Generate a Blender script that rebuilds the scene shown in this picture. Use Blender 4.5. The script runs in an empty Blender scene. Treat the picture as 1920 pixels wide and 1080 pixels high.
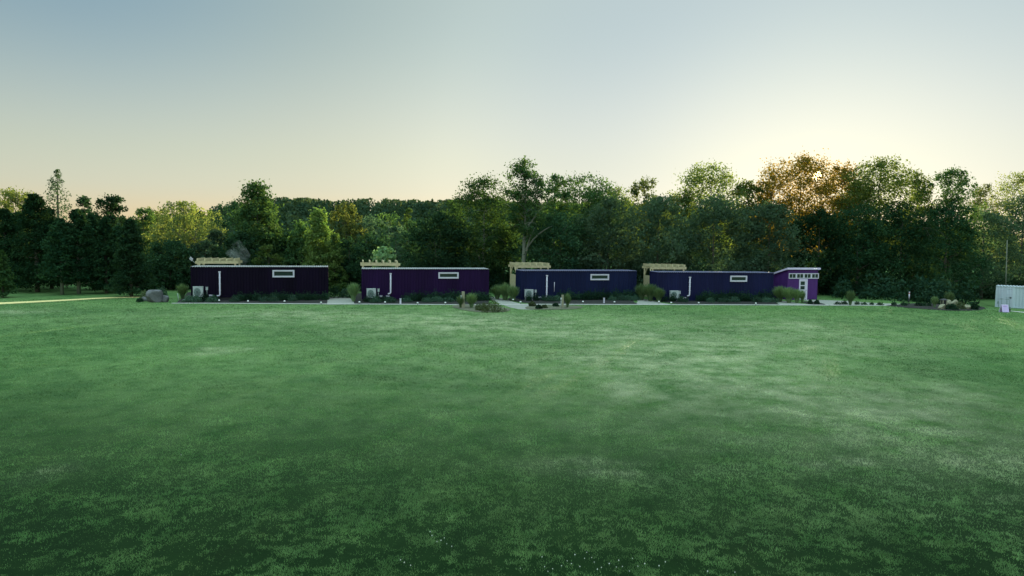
import bpy, bmesh, math, random
import numpy as np
from mathutils import Vector, Matrix, Euler

SC = bpy.context.scene
COL = SC.collection
R = math.radians

# ------------------------------------------------------------------ camera
CAM_H = 5.65
PITCH = math.atan(85 / 1280)
ROLL = R(0.6)
SUN_EL, SUN_AZ = R(5.3), math.atan((1525 - 960) / 1280)     # azimuth clockwise from +Y

F0 = Vector((0, math.cos(PITCH), -math.sin(PITCH)))
U0 = Vector((0, math.sin(PITCH), math.cos(PITCH)))
R0 = Vector((1, 0, 0))
RT = R0 * math.cos(ROLL) + U0 * math.sin(ROLL)
UP = U0 * math.cos(ROLL) - R0 * math.sin(ROLL)
CPOS = Vector((0, 0, CAM_H))


def ray(px, py):
    return F0 + RT * ((px - 960) / 1280) + UP * ((540 - py) / 1280)


def at(px, py, Y):
    d = ray(px, py)
    return CPOS + d * (Y / d.y)


def proj(p):
    d = Vector(p) - CPOS
    z = d.dot(F0)
    return 960 + 1280 * d.dot(RT) / z, 540 - 1280 * d.dot(UP) / z


def sstep(t):
    t = np.clip(t, 0, 1)
    return t * t * (3 - 2 * t)


def H(x, y):
    """terrain height"""
    x = np.asarray(x, float)
    y = np.asarray(y, float)
    h = -1.35 * sstep((x - 36) / 24) * sstep((y - 50) / 26)
    hill = 9.5 * sstep((y - 135) / 95) * sstep((x + 128) / 52) * (1 - sstep((x - 60) / 140))
    hill = hill + 5 * sstep((y - 150) / 150)
    h = h + hill
    h = h + 0.035 * np.sin(x * .31 + .7) * np.sin(y * .23) * (1 - sstep((y - 50) / 8)) + 0.02 * np.sin(x * .9 + y * .5) * (1 - sstep((y - 50) / 8))
    return h


def h1(x, y):
    return float(H(x, y))


def ground(px, py):
    d = ray(px, py)
    z = 0.0
    p = CPOS
    for _ in range(12):
        t = (z - CAM_H) / d.z
        p = CPOS + d * t
        z = h1(p.x, p.y)
    return Vector((p.x, p.y, z))


# ------------------------------------------------------------------ object helpers
def link(o, parent=None):
    COL.objects.link(o)
    if parent is not None:
        o.parent = parent
    return o


def tag(o, label=None, cat=None, group=None, kind=None):
    if label:
        o['label'] = label
    if cat:
        o['category'] = cat
    if group:
        o['group'] = group
    if kind:
        o['kind'] = kind
    return o


def thing(name, label, cat, loc=(0, 0, 0), rotz=0.0, group=None):
    o = bpy.data.objects.new(name, None)
    o.empty_display_size = .3
    o.location = loc
    o.rotation_euler = (0, 0, rotz)
    link(o)
    return tag(o, label, cat, group)


def copy_tree(o, parent=None):
    c = o.copy()
    link(c, parent)
    for ch in list(o.children):
        copy_tree(ch, c)
    return c


class MB:
    def __init__(s):
        s.v = []
        s.f = []
        s.smooth = []

    def add(s, vs, fs, smooth=False):
        n = len(s.v)
        s.v += [tuple(v) for v in vs]
        s.f += [tuple(i + n for i in f) for f in fs]
        s.smooth += [smooth] * len(fs)
        return s

    def box(s, x0, y0, z0, x1, y1, z1, M=None):
        vs = [(x0, y0, z0), (x1, y0, z0), (x1, y1, z0), (x0, y1, z0), (x0, y0, z1), (x1, y0, z1), (x1, y1, z1), (x0, y1, z1)]
        if M is not None:
            vs = [M @ Vector(v) for v in vs]
        return s.add(vs, [(0, 3, 2, 1), (4, 5, 6, 7), (0, 1, 5, 4), (1, 2, 6, 5), (2, 3, 7, 6), (3, 0, 4, 7)])

    def bar(s, p, q, w, t):
        p, q = Vector(p), Vector(q)
        d = q - p
        L = d.length
        M = Matrix.Translation(p) @ d.to_track_quat('Z', 'Y').to_matrix().to_4x4()
        return s.box(-w / 2, -t / 2, 0, w / 2, t / 2, L, M)

    def tube(s, pts, rad, n=8, cap=True):
        pts = [Vector(p) for p in pts]
        vs, fs = [], []
        prev = Vector((1, 0, 0))
        for i, p in enumerate(pts):
            d = (pts[min(i + 1, len(pts) - 1)] - pts[max(i - 1, 0)])
            if d.length < 1e-6:
                d = Vector((0, 0, 1))
            d.normalize()
            a = prev - d * prev.dot(d)
            if a.length < 1e-3:
                a = d.orthogonal()
            a.normalize()
            prev = a
            b = d.cross(a)
            r = rad[i] if hasattr(rad, '__len__') else rad
            for k in range(n):
                t = 2 * math.pi * k / n
                vs.append(p + a * (r * math.cos(t)) + b * (r * math.sin(t)))
        for i in range(len(pts) - 1):
            for k in range(n):
                k2 = (k + 1) % n
                fs.append((i * n + k, i * n + k2, (i + 1) * n + k2, (i + 1) * n + k))
        if cap:
            fs.append(tuple(reversed(range(n))))
            fs.append(tuple(range((len(pts) - 1) * n, len(pts) * n)))
        return s.add(vs, fs, True)

    def disc(s, c, r, n=20, axis='y'):
        c = Vector(c)
        vs = [c + Vector((r * math.cos(2 * math.pi * k / n), 0, r * math.sin(2 * math.pi * k / n))) for k in range(n)]
        return s.add(vs, [tuple(range(n))])

    def build(s, name, mat, parent=None, loc=None, label=None):
        me = bpy.data.meshes.new(name)
        me.from_pydata(s.v, [], s.f)
        me.polygons.foreach_set('use_smooth', s.smooth)
        for m in (mat if isinstance(mat, (list, tuple)) else [mat]):
            me.materials.append(m)
        me.update()
        o = bpy.data.objects.new(name, me)
        if loc is not None:
            o.location = loc
        link(o, parent)
        if label:
            o['label'] = label
        return o


def np_mesh(name, verts, nper, mat, tint=None, parent=None, extra=None, loc=None):
    """verts: (F*nper,3) array, faces of nper corners each"""
    me = bpy.data.meshes.new(name)
    nv = len(verts)
    nf = nv // nper
    me.vertices.add(nv)
    me.vertices.foreach_set('co', np.ascontiguousarray(verts, np.float32).ravel())
    me.loops.add(nv)
    me.loops.foreach_set('vertex_index', np.arange(nv, dtype=np.int32))
    me.polygons.add(nf)
    me.polygons.foreach_set('loop_start', np.arange(0, nv, nper, dtype=np.int32))
    me.polygons.foreach_set('loop_total', np.full(nf, nper, np.int32))
    if tint is not None:
        a = me.attributes.new('tint', 'FLOAT', 'POINT')
        a.data.foreach_set('value', np.repeat(tint, nper).astype(np.float32))
    for k, val in (extra or {}).items():
        a = me.attributes.new(k, 'FLOAT', 'POINT')
        a.data.foreach_set('value', np.repeat(val, nper).astype(np.float32))
    me.update(calc_edges=True)
    me.materials.append(mat)
    o = bpy.data.objects.new(name, me)
    if loc is not None:
        o.location = loc
    return link(o, parent)


# ------------------------------------------------------------------ materials
class N:
    def __init__(s, name):
        s.m = bpy.data.materials.new(name)
        s.m.use_nodes = True
        s.t = s.m.node_tree
        s.t.nodes.clear()
        s.out = s.t.nodes.new('ShaderNodeOutputMaterial')

    def n(s, typ, **kw):
        nd = s.t.nodes.new(typ)
        for k, v in kw.items():
            if k in nd.inputs:
                nd.inputs[k].default_value = v
            else:
                setattr(nd, k, v)
        return nd

    def l(s, a, b):
        s.t.links.new(a, b)


def c4(c):
    return (c[0], c[1], c[2], 1)


def mat_simple(name, col, rough=.6, metal=0.0, var=.12, scale=3.0, bump=0.0, spec=.4, streak=False):
    N_ = N(name)
    tc = N_.n('ShaderNodeTexCoord')
    mp = N_.n('ShaderNodeMapping')
    if streak:
        mp.inputs['Scale'].default_value = (1, 1, .15)
    N_.l(tc.outputs['Object'], mp.inputs['Vector'])
    no = N_.n('ShaderNodeTexNoise', Scale=scale, Detail=6.0, Roughness=.6)
    N_.l(mp.outputs[0], no.inputs['Vector'])
    cr = N_.n('ShaderNodeValToRGB')
    cr.color_ramp.elements[0].position = .3
    cr.color_ramp.elements[1].position = .7
    cr.color_ramp.elements[0].color = c4([x * (1 - var) for x in col])
    cr.color_ramp.elements[1].color = c4([min(1, x * (1 + var)) for x in col])
    N_.l(no.outputs['Fac'], cr.inputs[0])
    b = N_.n('ShaderNodeBsdfPrincipled', Roughness=rough, Metallic=metal)
    b.inputs['Specular IOR Level'].default_value = spec
    N_.l(cr.outputs[0], b.inputs['Base Color'])
    if bump:
        bp = N_.n('ShaderNodeBump', Strength=bump, Distance=.03)
        n2 = N_.n('ShaderNodeTexNoise', Scale=scale * 6, Detail=5.0)
        N_.l(mp.outputs[0], n2.inputs['Vector'])
        N_.l(n2.outputs['Fac'], bp.inputs['Height'])
        N_.l(bp.outputs[0], b.inputs['Normal'])
    N_.l(b.outputs[0], N_.out.inputs[0])
    return N_.m


def mat_leaf(name, dark, light, trans=.35, hue=.0, tcol=None):
    N_ = N(name)
    at_ = N_.n('ShaderNodeAttribute', attribute_name='tint')
    oi = N_.n('ShaderNodeObjectInfo')
    mx = N_.n('ShaderNodeMix', data_type='RGBA')
    mx.inputs[6].default_value = c4(dark)
    mx.inputs[7].default_value = c4(light)
    N_.l(at_.outputs['Fac'], mx.inputs[0])
    hs = N_.n('ShaderNodeHueSaturation')
    mr = N_.n('ShaderNodeMapRange')
    mr.inputs[3].default_value = .66
    mr.inputs[4].default_value = 1.38
    N_.l(oi.outputs['Random'], mr.inputs[0])
    N_.l(mr.outputs[0], hs.inputs['Value'])
    N_.l(mx.outputs[2], hs.inputs['Color'])
    d = N_.n('ShaderNodeBsdfDiffuse')
    N_.l(hs.outputs[0], d.inputs[0])
    t = N_.n('ShaderNodeBsdfTranslucent')
    mt = N_.n('ShaderNodeMix', data_type='RGBA', blend_type='MULTIPLY')
    mt.inputs[0].default_value = 1
    mt.inputs[7].default_value = c4(tcol or (1.9, 1.5, .6))
    N_.l(hs.outputs[0], mt.inputs[6])
    N_.l(mt.outputs[2], t.inputs[0])
    ms = N_.n('ShaderNodeMixShader')
    ms.inputs[0].default_value = trans
    N_.l(d.outputs[0], ms.inputs[1])
    N_.l(t.outputs[0], ms.inputs[2])
    N_.l(ms.outputs[0], N_.out.inputs[0])
    return N_.m


def lawn_nodes(N_, blades):
    """grass colour by place on the lawn; shared by the soil sheet and the blades"""
    tc = N_.n('ShaderNodeTexCoord')
    big = N_.n('ShaderNodeTexNoise', Scale=.11, Detail=5.0, Roughness=.6)
    N_.l(tc.outputs['Object'], big.inputs['Vector'])
    mid = N_.n('ShaderNodeTexNoise', Scale=.9, Detail=6.0, Roughness=.7)
    N_.l(tc.outputs['Object'], mid.inputs['Vector'])
    r1 = N_.n('ShaderNodeValToRGB')
    e = r1.color_ramp.elements
    e[0].position, e[1].position = .43, .575
    e[0].color = c4(G_DARK)
    e[1].color = c4(G_MID)
    ad = N_.n('ShaderNodeMath', operation='MULTIPLY_ADD')
    ad.inputs[1].default_value = .55
    N_.l(mid.outputs['Fac'], ad.inputs[0])
    sc_ = N_.n('ShaderNodeMath', operation='MULTIPLY')
    sc_.inputs[1].default_value = .45
    N_.l(big.outputs['Fac'], sc_.inputs[0])
    N_.l(sc_.outputs[0], ad.inputs[2])
    N_.l(ad.outputs[0], r1.inputs[0])
    dry = N_.n('ShaderNodeAttribute', attribute_name='dry')
    dn = N_.n('ShaderNodeTexNoise', Scale=.55, Detail=7.0, Roughness=.72)
    N_.l(tc.outputs['Object'], dn.inputs['Vector'])
    dr = N_.n('ShaderNodeMapRange')
    dr.inputs[1].default_value = .36
    dr.inputs[2].default_value = .66
    N_.l(dn.outputs['Fac'], dr.inputs[0])
    mu = N_.n('ShaderNodeMath', operation='MULTIPLY', use_clamp=True)
    N_.l(dr.outputs[0], mu.inputs[0])
    N_.l(dry.outputs['Fac'], mu.inputs[1])
    mx = N_.n('ShaderNodeMix', data_type='RGBA')
    mx.inputs[7].default_value = c4(G_DRY_LIT)
    N_.l(mu.outputs[0], mx.inputs[0])
    N_.l(r1.outputs[0], mx.inputs[6])
    return tc, mx.outputs[2], mid


G_DARK = (.098, .218, .066)
G_MID = (.190, .330, .112)
G_DRY_LIT = (.50, .55, .33)


def mat_lawn():
    N_ = N('lawn soil and turf')
    tc, colr, mid = lawn_nodes(N_, False)
    b = N_.n('ShaderNodeBsdfPrincipled', Roughness=.9)
    b.inputs['Specular IOR Level'].default_value = .1
    th = N_.n('ShaderNodeMix', data_type='RGBA', blend_type='MULTIPLY')
    th.inputs[0].default_value = 1
    sw = N_.n('ShaderNodeAttribute', attribute_name='near_dark_fade')
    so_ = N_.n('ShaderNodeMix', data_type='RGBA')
    so_.inputs[6].default_value = (.03, .075, .035, 1)          # thatch and soil, with a dim foreground painted into the colour
    so_.inputs[7].default_value = (.72, .72, .70, 1)           # turf farther off, without the painted darkening
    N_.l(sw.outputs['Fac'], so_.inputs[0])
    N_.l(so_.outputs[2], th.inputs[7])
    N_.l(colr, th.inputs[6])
    N_.l(th.outputs[2], b.inputs['Base Color'])
    fi = N_.n('ShaderNodeTexNoise', Scale=9.0, Detail=6.0, Roughness=.7)
    N_.l(tc.outputs['Object'], fi.inputs['Vector'])
    bp = N_.n('ShaderNodeBump', Strength=.6, Distance=.05)
    N_.l(fi.outputs['Fac'], bp.inputs['Height'])
    N_.l(bp.outputs[0], b.inputs['Normal'])
    N_.l(b.outputs[0], N_.out.inputs[0])
    return N_.m


def mat_blades():
    N_ = N('grass blades')
    tc, colr, mid = lawn_nodes(N_, True)
    at_ = N_.n('ShaderNodeAttribute', attribute_name='tint')
    mr = N_.n('ShaderNodeMapRange')
    mr.inputs[3].default_value = .5
    mr.inputs[4].default_value = 1.5
    N_.l(at_.outputs['Fac'], mr.inputs[0])
    hs = N_.n('ShaderNodeHueSaturation')
    N_.l(mr.outputs[0], hs.inputs['Value'])
    N_.l(colr, hs.inputs['Color'])
    d = N_.n('ShaderNodeBsdfPrincipled', Roughness=.5)
    d.inputs['Specular IOR Level'].default_value = .25
    N_.l(hs.outputs[0], d.inputs['Base Color'])
    t = N_.n('ShaderNodeBsdfTranslucent')
    N_.l(hs.outputs[0], t.inputs[0])
    ms = N_.n('ShaderNodeMixShader')
    ms.inputs[0].default_value = .45
    N_.l(d.outputs[0], ms.inputs[1])
    N_.l(t.outputs[0], ms.inputs[2])
    N_.l(ms.outputs[0], N_.out.inputs[0])
    return N_.m


def mat_glass(name, col=(.02, .035, .03)):
    N_ = N(name)
    b = N_.n('ShaderNodeBsdfPrincipled', Roughness=.08)
    b.inputs['Base Color'].default_value = c4(col)
    b.inputs['Specular IOR Level'].default_value = .6
    no = N_.n('ShaderNodeTexNoise', Scale=1.2)
    tc = N_.n('ShaderNodeTexCoord')
    N_.l(tc.outputs['Object'], no.inputs['Vector'])
    bp = N_.n('ShaderNodeBump', Strength=.05, Distance=.02)
    N_.l(no.outputs['Fac'], bp.inputs['Height'])
    N_.l(bp.outputs[0], b.inputs['Normal'])
    N_.l(b.outputs[0], N_.out.inputs[0])
    return N_.m


M = {}
M['purple_shade'] = mat_simple('purple paint with painted shade', (.0048, .0018, .0115), .55, var=.3, scale=1.2, streak=True, spec=.10)  # purple paint with the leftmost cabin's shade put into the colour
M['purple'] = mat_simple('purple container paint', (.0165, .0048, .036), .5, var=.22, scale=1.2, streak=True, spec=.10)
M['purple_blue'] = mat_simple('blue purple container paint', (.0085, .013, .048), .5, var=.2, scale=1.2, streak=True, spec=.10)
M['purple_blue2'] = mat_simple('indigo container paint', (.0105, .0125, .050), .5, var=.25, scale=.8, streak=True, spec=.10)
M['shed_purple'] = mat_simple('shed purple paint', (.080, .026, .150), .6, var=.15, scale=4, streak=True, spec=.2)
M['roof_pale'] = mat_simple('roof sheet with painted sky sheen', (.42, .42, .44), .45, var=.2, scale=2)  # grazing reflection of the sky put into the pale roof colour
M['roof_blue'] = mat_simple('grey blue roof sheet', (.16, .16, .26), .45, var=.2, scale=2)
M['white'] = mat_simple('white painted metal', (.57, .545, .63), .45, var=.06)
M['lilac'] = mat_simple('lilac white trim paint', (.66, .58, .78), .5, var=.06)
M['sign'] = mat_simple('lilac sign board', (.62, .47, .80), .5, var=.05)
M['sign_ink'] = mat_simple('sign lettering ink', (.30, .16, .42), .6)
M['glass'] = mat_glass('window glass')
M['ac'] = mat_simple('cream enamel casing', (.42, .46, .46), .5, var=.06)
M['grille'] = mat_simple('grey fan grille', (.20, .29, .27), .5, var=.2)
M['dark'] = mat_simple('black metal', (.02, .02, .022), .5)
M['wood'] = mat_simple('pale new lumber', (.52, .45, .26), .7, var=.16, scale=5, bump=.2)
M['wood_old'] = mat_simple('weathered post wood', (.30, .28, .19), .8, var=.2, scale=8, bump=.3)
M['steel'] = mat_simple('white container paint', (.50, .56, .62), .5, var=.12, scale=1.0, streak=True)
M['steel_door'] = mat_simple('pale grey door paint', (.50, .53, .62), .5, var=.1, scale=1.5, streak=True)
M['gravel'] = mat_simple('grey gravel', (.31, .31, .27), .9, var=.22, scale=5, bump=.5)
M['sunlit_sand'] = mat_simple('sandy gravel with painted sunlight', (.80, .66, .28), .9, var=.18, scale=3, bump=.4)  # sand colour with golden sunlight on the path painted in
M['edging'] = mat_simple('pale edging gravel', (.52, .50, .46), .9, var=.2, scale=4, bump=.4)
M['mulch'] = mat_simple('dark bark mulch', (.022, .022, .020), .95, var=.4, scale=9, bump=.8)
M['mulch2'] = mat_simple('dry brown mulch', (.13, .135, .085), .95, var=.35, scale=6, bump=.8)
M['rock'] = mat_simple('grey boulder stone', (.125, .128, .135), .85, var=.4, scale=2.2, bump=.8)
M['rock_tan'] = mat_simple('tan boulder stone', (.30, .29, .19), .85, var=.35, scale=3, bump=.8)
M['bark'] = mat_simple('brown bark', (.085, .075, .06), .9, var=.35, scale=4, bump=.8, streak=True)
M['bark_pale'] = mat_simple('pale grey bark', (.15, .165, .125), .9, var=.3, scale=3, bump=.6, streak=True)
M['lamp'] = mat_simple('white lamp cap', (.85, .85, .83), .4, var=.03)
M['red'] = mat_simple('faded red paint', (.5, .18, .14), .5)
M['clover'] = mat_simple('white clover petals', (.8, .8, .74), .7)
M['stalk'] = mat_simple('green stalk', (.08, .18, .07), .7)
L = {}
L['green'] = mat_leaf('deciduous leaves', (.030, .076, .034), (.082, .150, .055), .35, tcol=(1.6, 1.5, .6))
L['deep'] = mat_leaf('deep green leaves', (.018, .050, .028), (.048, .100, .048), .3, tcol=(1.4, 1.4, .7))
L['cedar'] = mat_leaf('cedar sprays', (.010, .034, .018), (.030, .070, .030), .2)
L['grey'] = mat_leaf('grey green leaves', (.044, .084, .054), (.092, .145, .086), .4, tcol=(1.2, 1.3, .75))
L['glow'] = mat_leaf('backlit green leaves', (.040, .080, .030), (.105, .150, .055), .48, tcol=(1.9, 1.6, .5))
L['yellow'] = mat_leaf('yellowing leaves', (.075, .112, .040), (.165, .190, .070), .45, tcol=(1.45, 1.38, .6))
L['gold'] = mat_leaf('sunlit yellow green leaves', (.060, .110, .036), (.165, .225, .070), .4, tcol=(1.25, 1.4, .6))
L['lime'] = mat_leaf('light green young leaves', (.12, .24, .11), (.28, .42, .22), .35, tcol=(1.2, 1.2, .7))
L['amber'] = mat_leaf('leaves with painted sun glow', (.056, .078, .024), (.155, .155, .045), .57, tcol=(2.4, 1.42, .36))  # orange glow of the low sun put into the leaf colour
L['shrub'] = mat_leaf('shrub leaves', (.012, .036, .022), (.035, .075, .045), .25)
L['lav'] = mat_leaf('blue green herb leaves', (.03, .075, .055), (.085, .15, .105), .25)
L['grassy'] = mat_leaf('ornamental grass blades', (.075, .150, .070), (.20, .29, .14), .35, tcol=(1.2, 1.1, .6))
L['tanshrub'] = mat_leaf('dry olive shrub leaves', (.055, .088, .045), (.15, .19, .10), .25)
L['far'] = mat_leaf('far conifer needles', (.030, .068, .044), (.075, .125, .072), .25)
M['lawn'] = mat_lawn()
M['blades'] = mat_blades()

# ------------------------------------------------------------------ world, sun, camera
w = bpy.data.worlds.new('World')
SC.world = w
w.use_nodes = True
wt = w.node_tree
wt.nodes.clear()
wo = wt.nodes.new('ShaderNodeOutputWorld')
bg = wt.nodes.new('ShaderNodeBackground')
sky = wt.nodes.new('ShaderNodeTexSky')
sky.sky_type = 'NISHITA'
sky.sun_disc = False
sky.sun_elevation = SUN_EL
sky.sun_rotation = SUN_AZ
sky.altitude = 200
sky.air_density = 1.0
sky.dust_density = .7
sky.ozone_density = 1.0
hsv = wt.nodes.new('ShaderNodeHueSaturation')
hsv.inputs['Saturation'].default_value = 1.2
gam = wt.nodes.new('ShaderNodeGamma')
gam.inputs['Gamma'].default_value = .36
wt.links.new(sky.outputs[0], gam.inputs['Color'])
wt.links.new(gam.outputs[0], hsv.inputs['Color'])
# the sun's disc itself and the aureole of bright air round it, as light of the sky
tcw = wt.nodes.new('ShaderNodeTexCoord')
vd = wt.nodes.new('ShaderNodeVectorMath')
vd.operation = 'DOT_PRODUCT'
SUNV = Vector((math.sin(SUN_AZ) * math.cos(SUN_EL), math.cos(SUN_AZ) * math.cos(SUN_EL), math.sin(SUN_EL)))
vd.inputs[1].default_value = SUNV
wt.links.new(tcw.outputs['Generated'], vd.inputs[0])


def wmap(a, b, lo, hi, smooth=True):
    mr = wt.nodes.new('ShaderNodeMapRange')
    mr.interpolation_type = 'SMOOTHSTEP' if smooth else 'LINEAR'
    mr.inputs[1].default_value, mr.inputs[2].default_value = a, b
    mr.inputs[3].default_value, mr.inputs[4].default_value = lo, hi
    wt.links.new(vd.outputs['Value'], mr.inputs[0])
    return mr.outputs[0]


def wadd(col_a, fac, colour):
    mul = wt.nodes.new('ShaderNodeMix')
    mul.data_type = 'RGBA'
    mul.blend_type = 'ADD'
    wt.links.new(fac, mul.inputs[0])
    mul.clamp_factor = False
    wt.links.new(col_a, mul.inputs[6])
    mul.inputs[7].default_value = colour
    return mul.outputs[2]


tint = wt.nodes.new('ShaderNodeMix')
tint.data_type = 'RGBA'
tint.blend_type = 'MULTIPLY'
tint.inputs[0].default_value = 1
tint.inputs[7].default_value = (.71, .79, .735, 1)
wt.links.new(hsv.outputs[0], tint.inputs[6])
lift = wt.nodes.new('ShaderNodeVectorMath')          # unseen sky overhead and behind, brightened as added light for the lawn
lift.operation = 'SCALE'
wt.links.new(tint.outputs[2], lift.inputs[0])
sepz = wt.nodes.new('ShaderNodeSeparateXYZ')
wt.links.new(tcw.outputs['Generated'], sepz.inputs[0])


def zmap(a, b, lo, hi):
    mr = wt.nodes.new('ShaderNodeMapRange')
    mr.interpolation_type = 'SMOOTHSTEP'
    mr.inputs[1].default_value, mr.inputs[2].default_value = a, b
    mr.inputs[3].default_value, mr.inputs[4].default_value = lo, hi
    wt.links.new(sepz.outputs['Z'], mr.inputs[0])
    return mr.outputs[0]


def wmul(a, b):
    m_ = wt.nodes.new('ShaderNodeMath')
    m_.operation = 'MULTIPLY'
    wt.links.new(a, m_.inputs[0])
    wt.links.new(b, m_.inputs[1])
    return m_.outputs[0]


def wtint(col_a, fac, colour):
    m_ = wt.nodes.new('ShaderNodeMix')
    m_.data_type = 'RGBA'
    m_.blend_type = 'MULTIPLY'
    wt.links.new(fac, m_.inputs[0])
    wt.links.new(col_a, m_.inputs[6])
    m_.inputs[7].default_value = colour
    return m_.outputs[2]


wt.links.new(wmul(wmap(-.45, .35, 1.7, 1), zmap(.40, .85, 1, 5.2)), lift.inputs['Scale'])
lift_warm = wtint(lift.outputs[0], zmap(.4, .7, 0, 1), (1.12, 1.0, .80, 1))  # warm tint for the added overhead brightening
blue = wtint(lift_warm, wmul(wmap(.55, .85, 1, 0), zmap(.06, .34, 0, 1)), (.70, .82, 1.0, 1))
band_ = wtint(blue, zmap(.12, .31, 1, 0), (1.24, 1.12, 1.08, 1))
peach = wtint(band_, zmap(.02, .13, 1, 0), (1.0, .985, 1.14, 1))
peach = wtint(peach, zmap(.03, .075, 1, 0), (1.07, 1.0, .95, 1))
peach = wtint(peach, wmap(.86, .98, 0, 1), (.66, .72, .84, 1))
sk = wadd(peach, wmap(math.cos(R(42)), 1, 0, 1), (.0, .05, .12, 1))
sk = wadd(sk, wmap(math.cos(R(.36)), math.cos(R(.12)), 0, 1), (60, 40, 16, 1))
aur = wt.nodes.new('ShaderNodeMath')
aur.operation = 'POWER'
wt.links.new(wmap(math.cos(R(44)), 1, 0, 1, False), aur.inputs[0])
aur.inputs[1].default_value = 2.2
sk = wadd(sk, aur.outputs[0], (.40, .44, .42, 1))
sk = wadd(sk, wmap(math.cos(R(3.6)), 1, 0, 1), (.45, .2, .0, 1))
wt.links.new(sk, bg.inputs['Color'])
bg.inputs['Strength'].default_value = .15
wt.links.new(bg.outputs[0], wo.inputs[0])

sl = bpy.data.lights.new('sun_lamp', 'SUN')
sl.energy = 5.0
sl.angle = R(.5)
sl.color = (1, .84, .58)
so = bpy.data.objects.new('sun_lamp', sl)
so.rotation_euler = SUNV.to_track_quat('Z', 'Y').to_euler()
so.location = (30, 60, 40)
link(so)

cam = bpy.data.cameras.new('camera')
cam.lens = 24
cam.sensor_width = 36
cam.clip_start = .1
cam.clip_end = 3000
co = bpy.data.objects.new('camera', cam)
link(co)
mw = Matrix((RT, UP, -F0)).transposed().to_4x4()
mw.translation = CPOS
co.matrix_world = mw
SC.camera = co
SC.view_settings.view_transform = 'Standard'
SC.view_settings.look = 'None'
SC.view_settings.exposure = 1.62
SC.view_settings.gamma = 1
SC.cycles.use_denoising = True
SC.cycles.max_bounces = 6
SC.cycles.diffuse_bounces = 3
SC.cycles.transmission_bounces = 3
SC.cycles.volume_bounces = 1
SC.cycles.sample_clamp_indirect = 4
SC.cycles.sample_clamp_direct = 0

# ------------------------------------------------------------------ dry patches of the lawn, plus broad ellipses painting in where it is lit brighter (px centre, px radii, amount)
DRY_LIT_PX = [(1680, 790, 190, 85, .8), (1210, 741, 50, 8, 1.5), (1170, 723, 32, 5, 1.2), (1095, 875, 85, 14, 1.1), (1180, 885, 60, 16, .4),
          (1100, 625, 85, 8, 1.2), (100, 888, 40, 12, .9), (1330, 655, 150, 34, .55), (1560, 640, 170, 30, .4), (1800, 740, 110, 30, .45),
          (1640, 755, 90, 30, .45), (850, 605, 160, 16, .5), (560, 590, 140, 9, .45), (420, 655, 36, 4, 1.3), (380, 665, 25, 3, .7),
          (1250, 690, 160, 40, .35), (1000, 660, 500, 80, .25), (1350, 760, 300, 100, .28), (1090, 672, 60, 8, .45), (1590, 868, 40, 10, .5),
          (1750, 850, 70, 14, .45), (1540, 870, 26, 4, .6), (960, 600, 900, 22, .3), (30, 585, 60, 5, .5), (1480, 610, 60, 5, .6)]


def ellipse(px, py, rx, ry):
    c = ground(px, py)
    e1, e2 = ground(px, py + ry), ground(px, py - ry)
    return c.x, c.y, rx * c.y / 1280, abs(e2.y - e1.y) / 2


DRY_LIT = [ellipse(*d[:4]) + (d[4],) for d in DRY_LIT_PX]


def dry_lit(x, y):
    v = np.zeros_like(x)
    for cx, cy, rx, ry, a in DRY_LIT:
        v = v + 1.35 * a * np.exp(-((x - cx) / rx) ** 2 - ((y - cy) / ry) ** 2)
    return np.clip(v, 0, 1)


# ------------------------------------------------------------------ ground sheet
def ground_sheet():
    xs = np.concatenate([np.linspace(-900, -90, 28), np.arange(-88, 88.1, 1.0), np.linspace(92, 900, 28)])
    ys = np.concatenate([np.linspace(-120, 2, 16), np.arange(3, 92, .8), np.arange(93, 260, 4), np.linspace(265, 1800, 24)])
    X, Y = np.meshgrid(xs, ys)
    Z = H(X, Y)
    nx, ny = len(xs), len(ys)
    v = np.stack([X, Y, Z], -1).reshape(-1, 3)
    idx = np.arange(nx * ny).reshape(ny, nx)
    f = np.stack([idx[:-1, :-1], idx[:-1, 1:], idx[1:, 1:], idx[1:, :-1]], -1).reshape(-1, 4)
    me = bpy.data.meshes.new('lawn')
    me.from_pydata(v.tolist(), [], f.tolist())
    a = me.attributes.new('dry', 'FLOAT', 'POINT')
    a.data.foreach_set('value', dry_lit(v[:, 0], v[:, 1]).astype(np.float32))
    a = me.attributes.new('near_dark_fade', 'FLOAT', 'POINT')          # painted foreground darkening of the ground, fading out with distance
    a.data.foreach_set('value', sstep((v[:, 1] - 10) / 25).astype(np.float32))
    me.polygons.foreach_set('use_smooth', [True] * len(f))
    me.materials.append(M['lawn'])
    o = bpy.data.objects.new('lawn', me)
    link(o)
    tag(o, 'wide mown green lawn running out to the trees', 'lawn', kind='structure')


ground_sheet()
POLYS = []      # ground polygons where no turf grows


def sheet(name, pts, mat, off, label, cat, keep=True):
    """flat ground sheet over world polygon pts (x, y)"""
    bm = bmesh.new()
    vs = [bm.verts.new((p[0], p[1], 0)) for p in pts]
    bm.faces.new(vs)
    bmesh.ops.triangulate(bm, faces=bm.faces[:])
    for _ in range(4):
        es = [e for e in bm.edges if e.calc_length() > 1.6]
        if es:
            bmesh.ops.subdivide_edges(bm, edges=es, cuts=1)
            bmesh.ops.triangulate(bm, faces=[f for f in bm.faces if len(f.verts) > 3])
    for v in bm.verts:
        v.co.z = h1(v.co.x, v.co.y) + off
    bmesh.ops.recalc_face_normals(bm, faces=bm.faces[:])
    if sum(f.normal.z for f in bm.faces) < 0:
        bmesh.ops.reverse_faces(bm, faces=bm.faces[:])
    me = bpy.data.meshes.new(name)
    bm.to_mesh(me)
    bm.free()
    me.materials.append(mat)
    o = bpy.data.objects.new(name, me)
    link(o)
    tag(o, label, cat, kind='structure')
    if keep:
        POLYS.append(np.array([(p[0], p[1]) for p in pts]))
    return o


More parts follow.
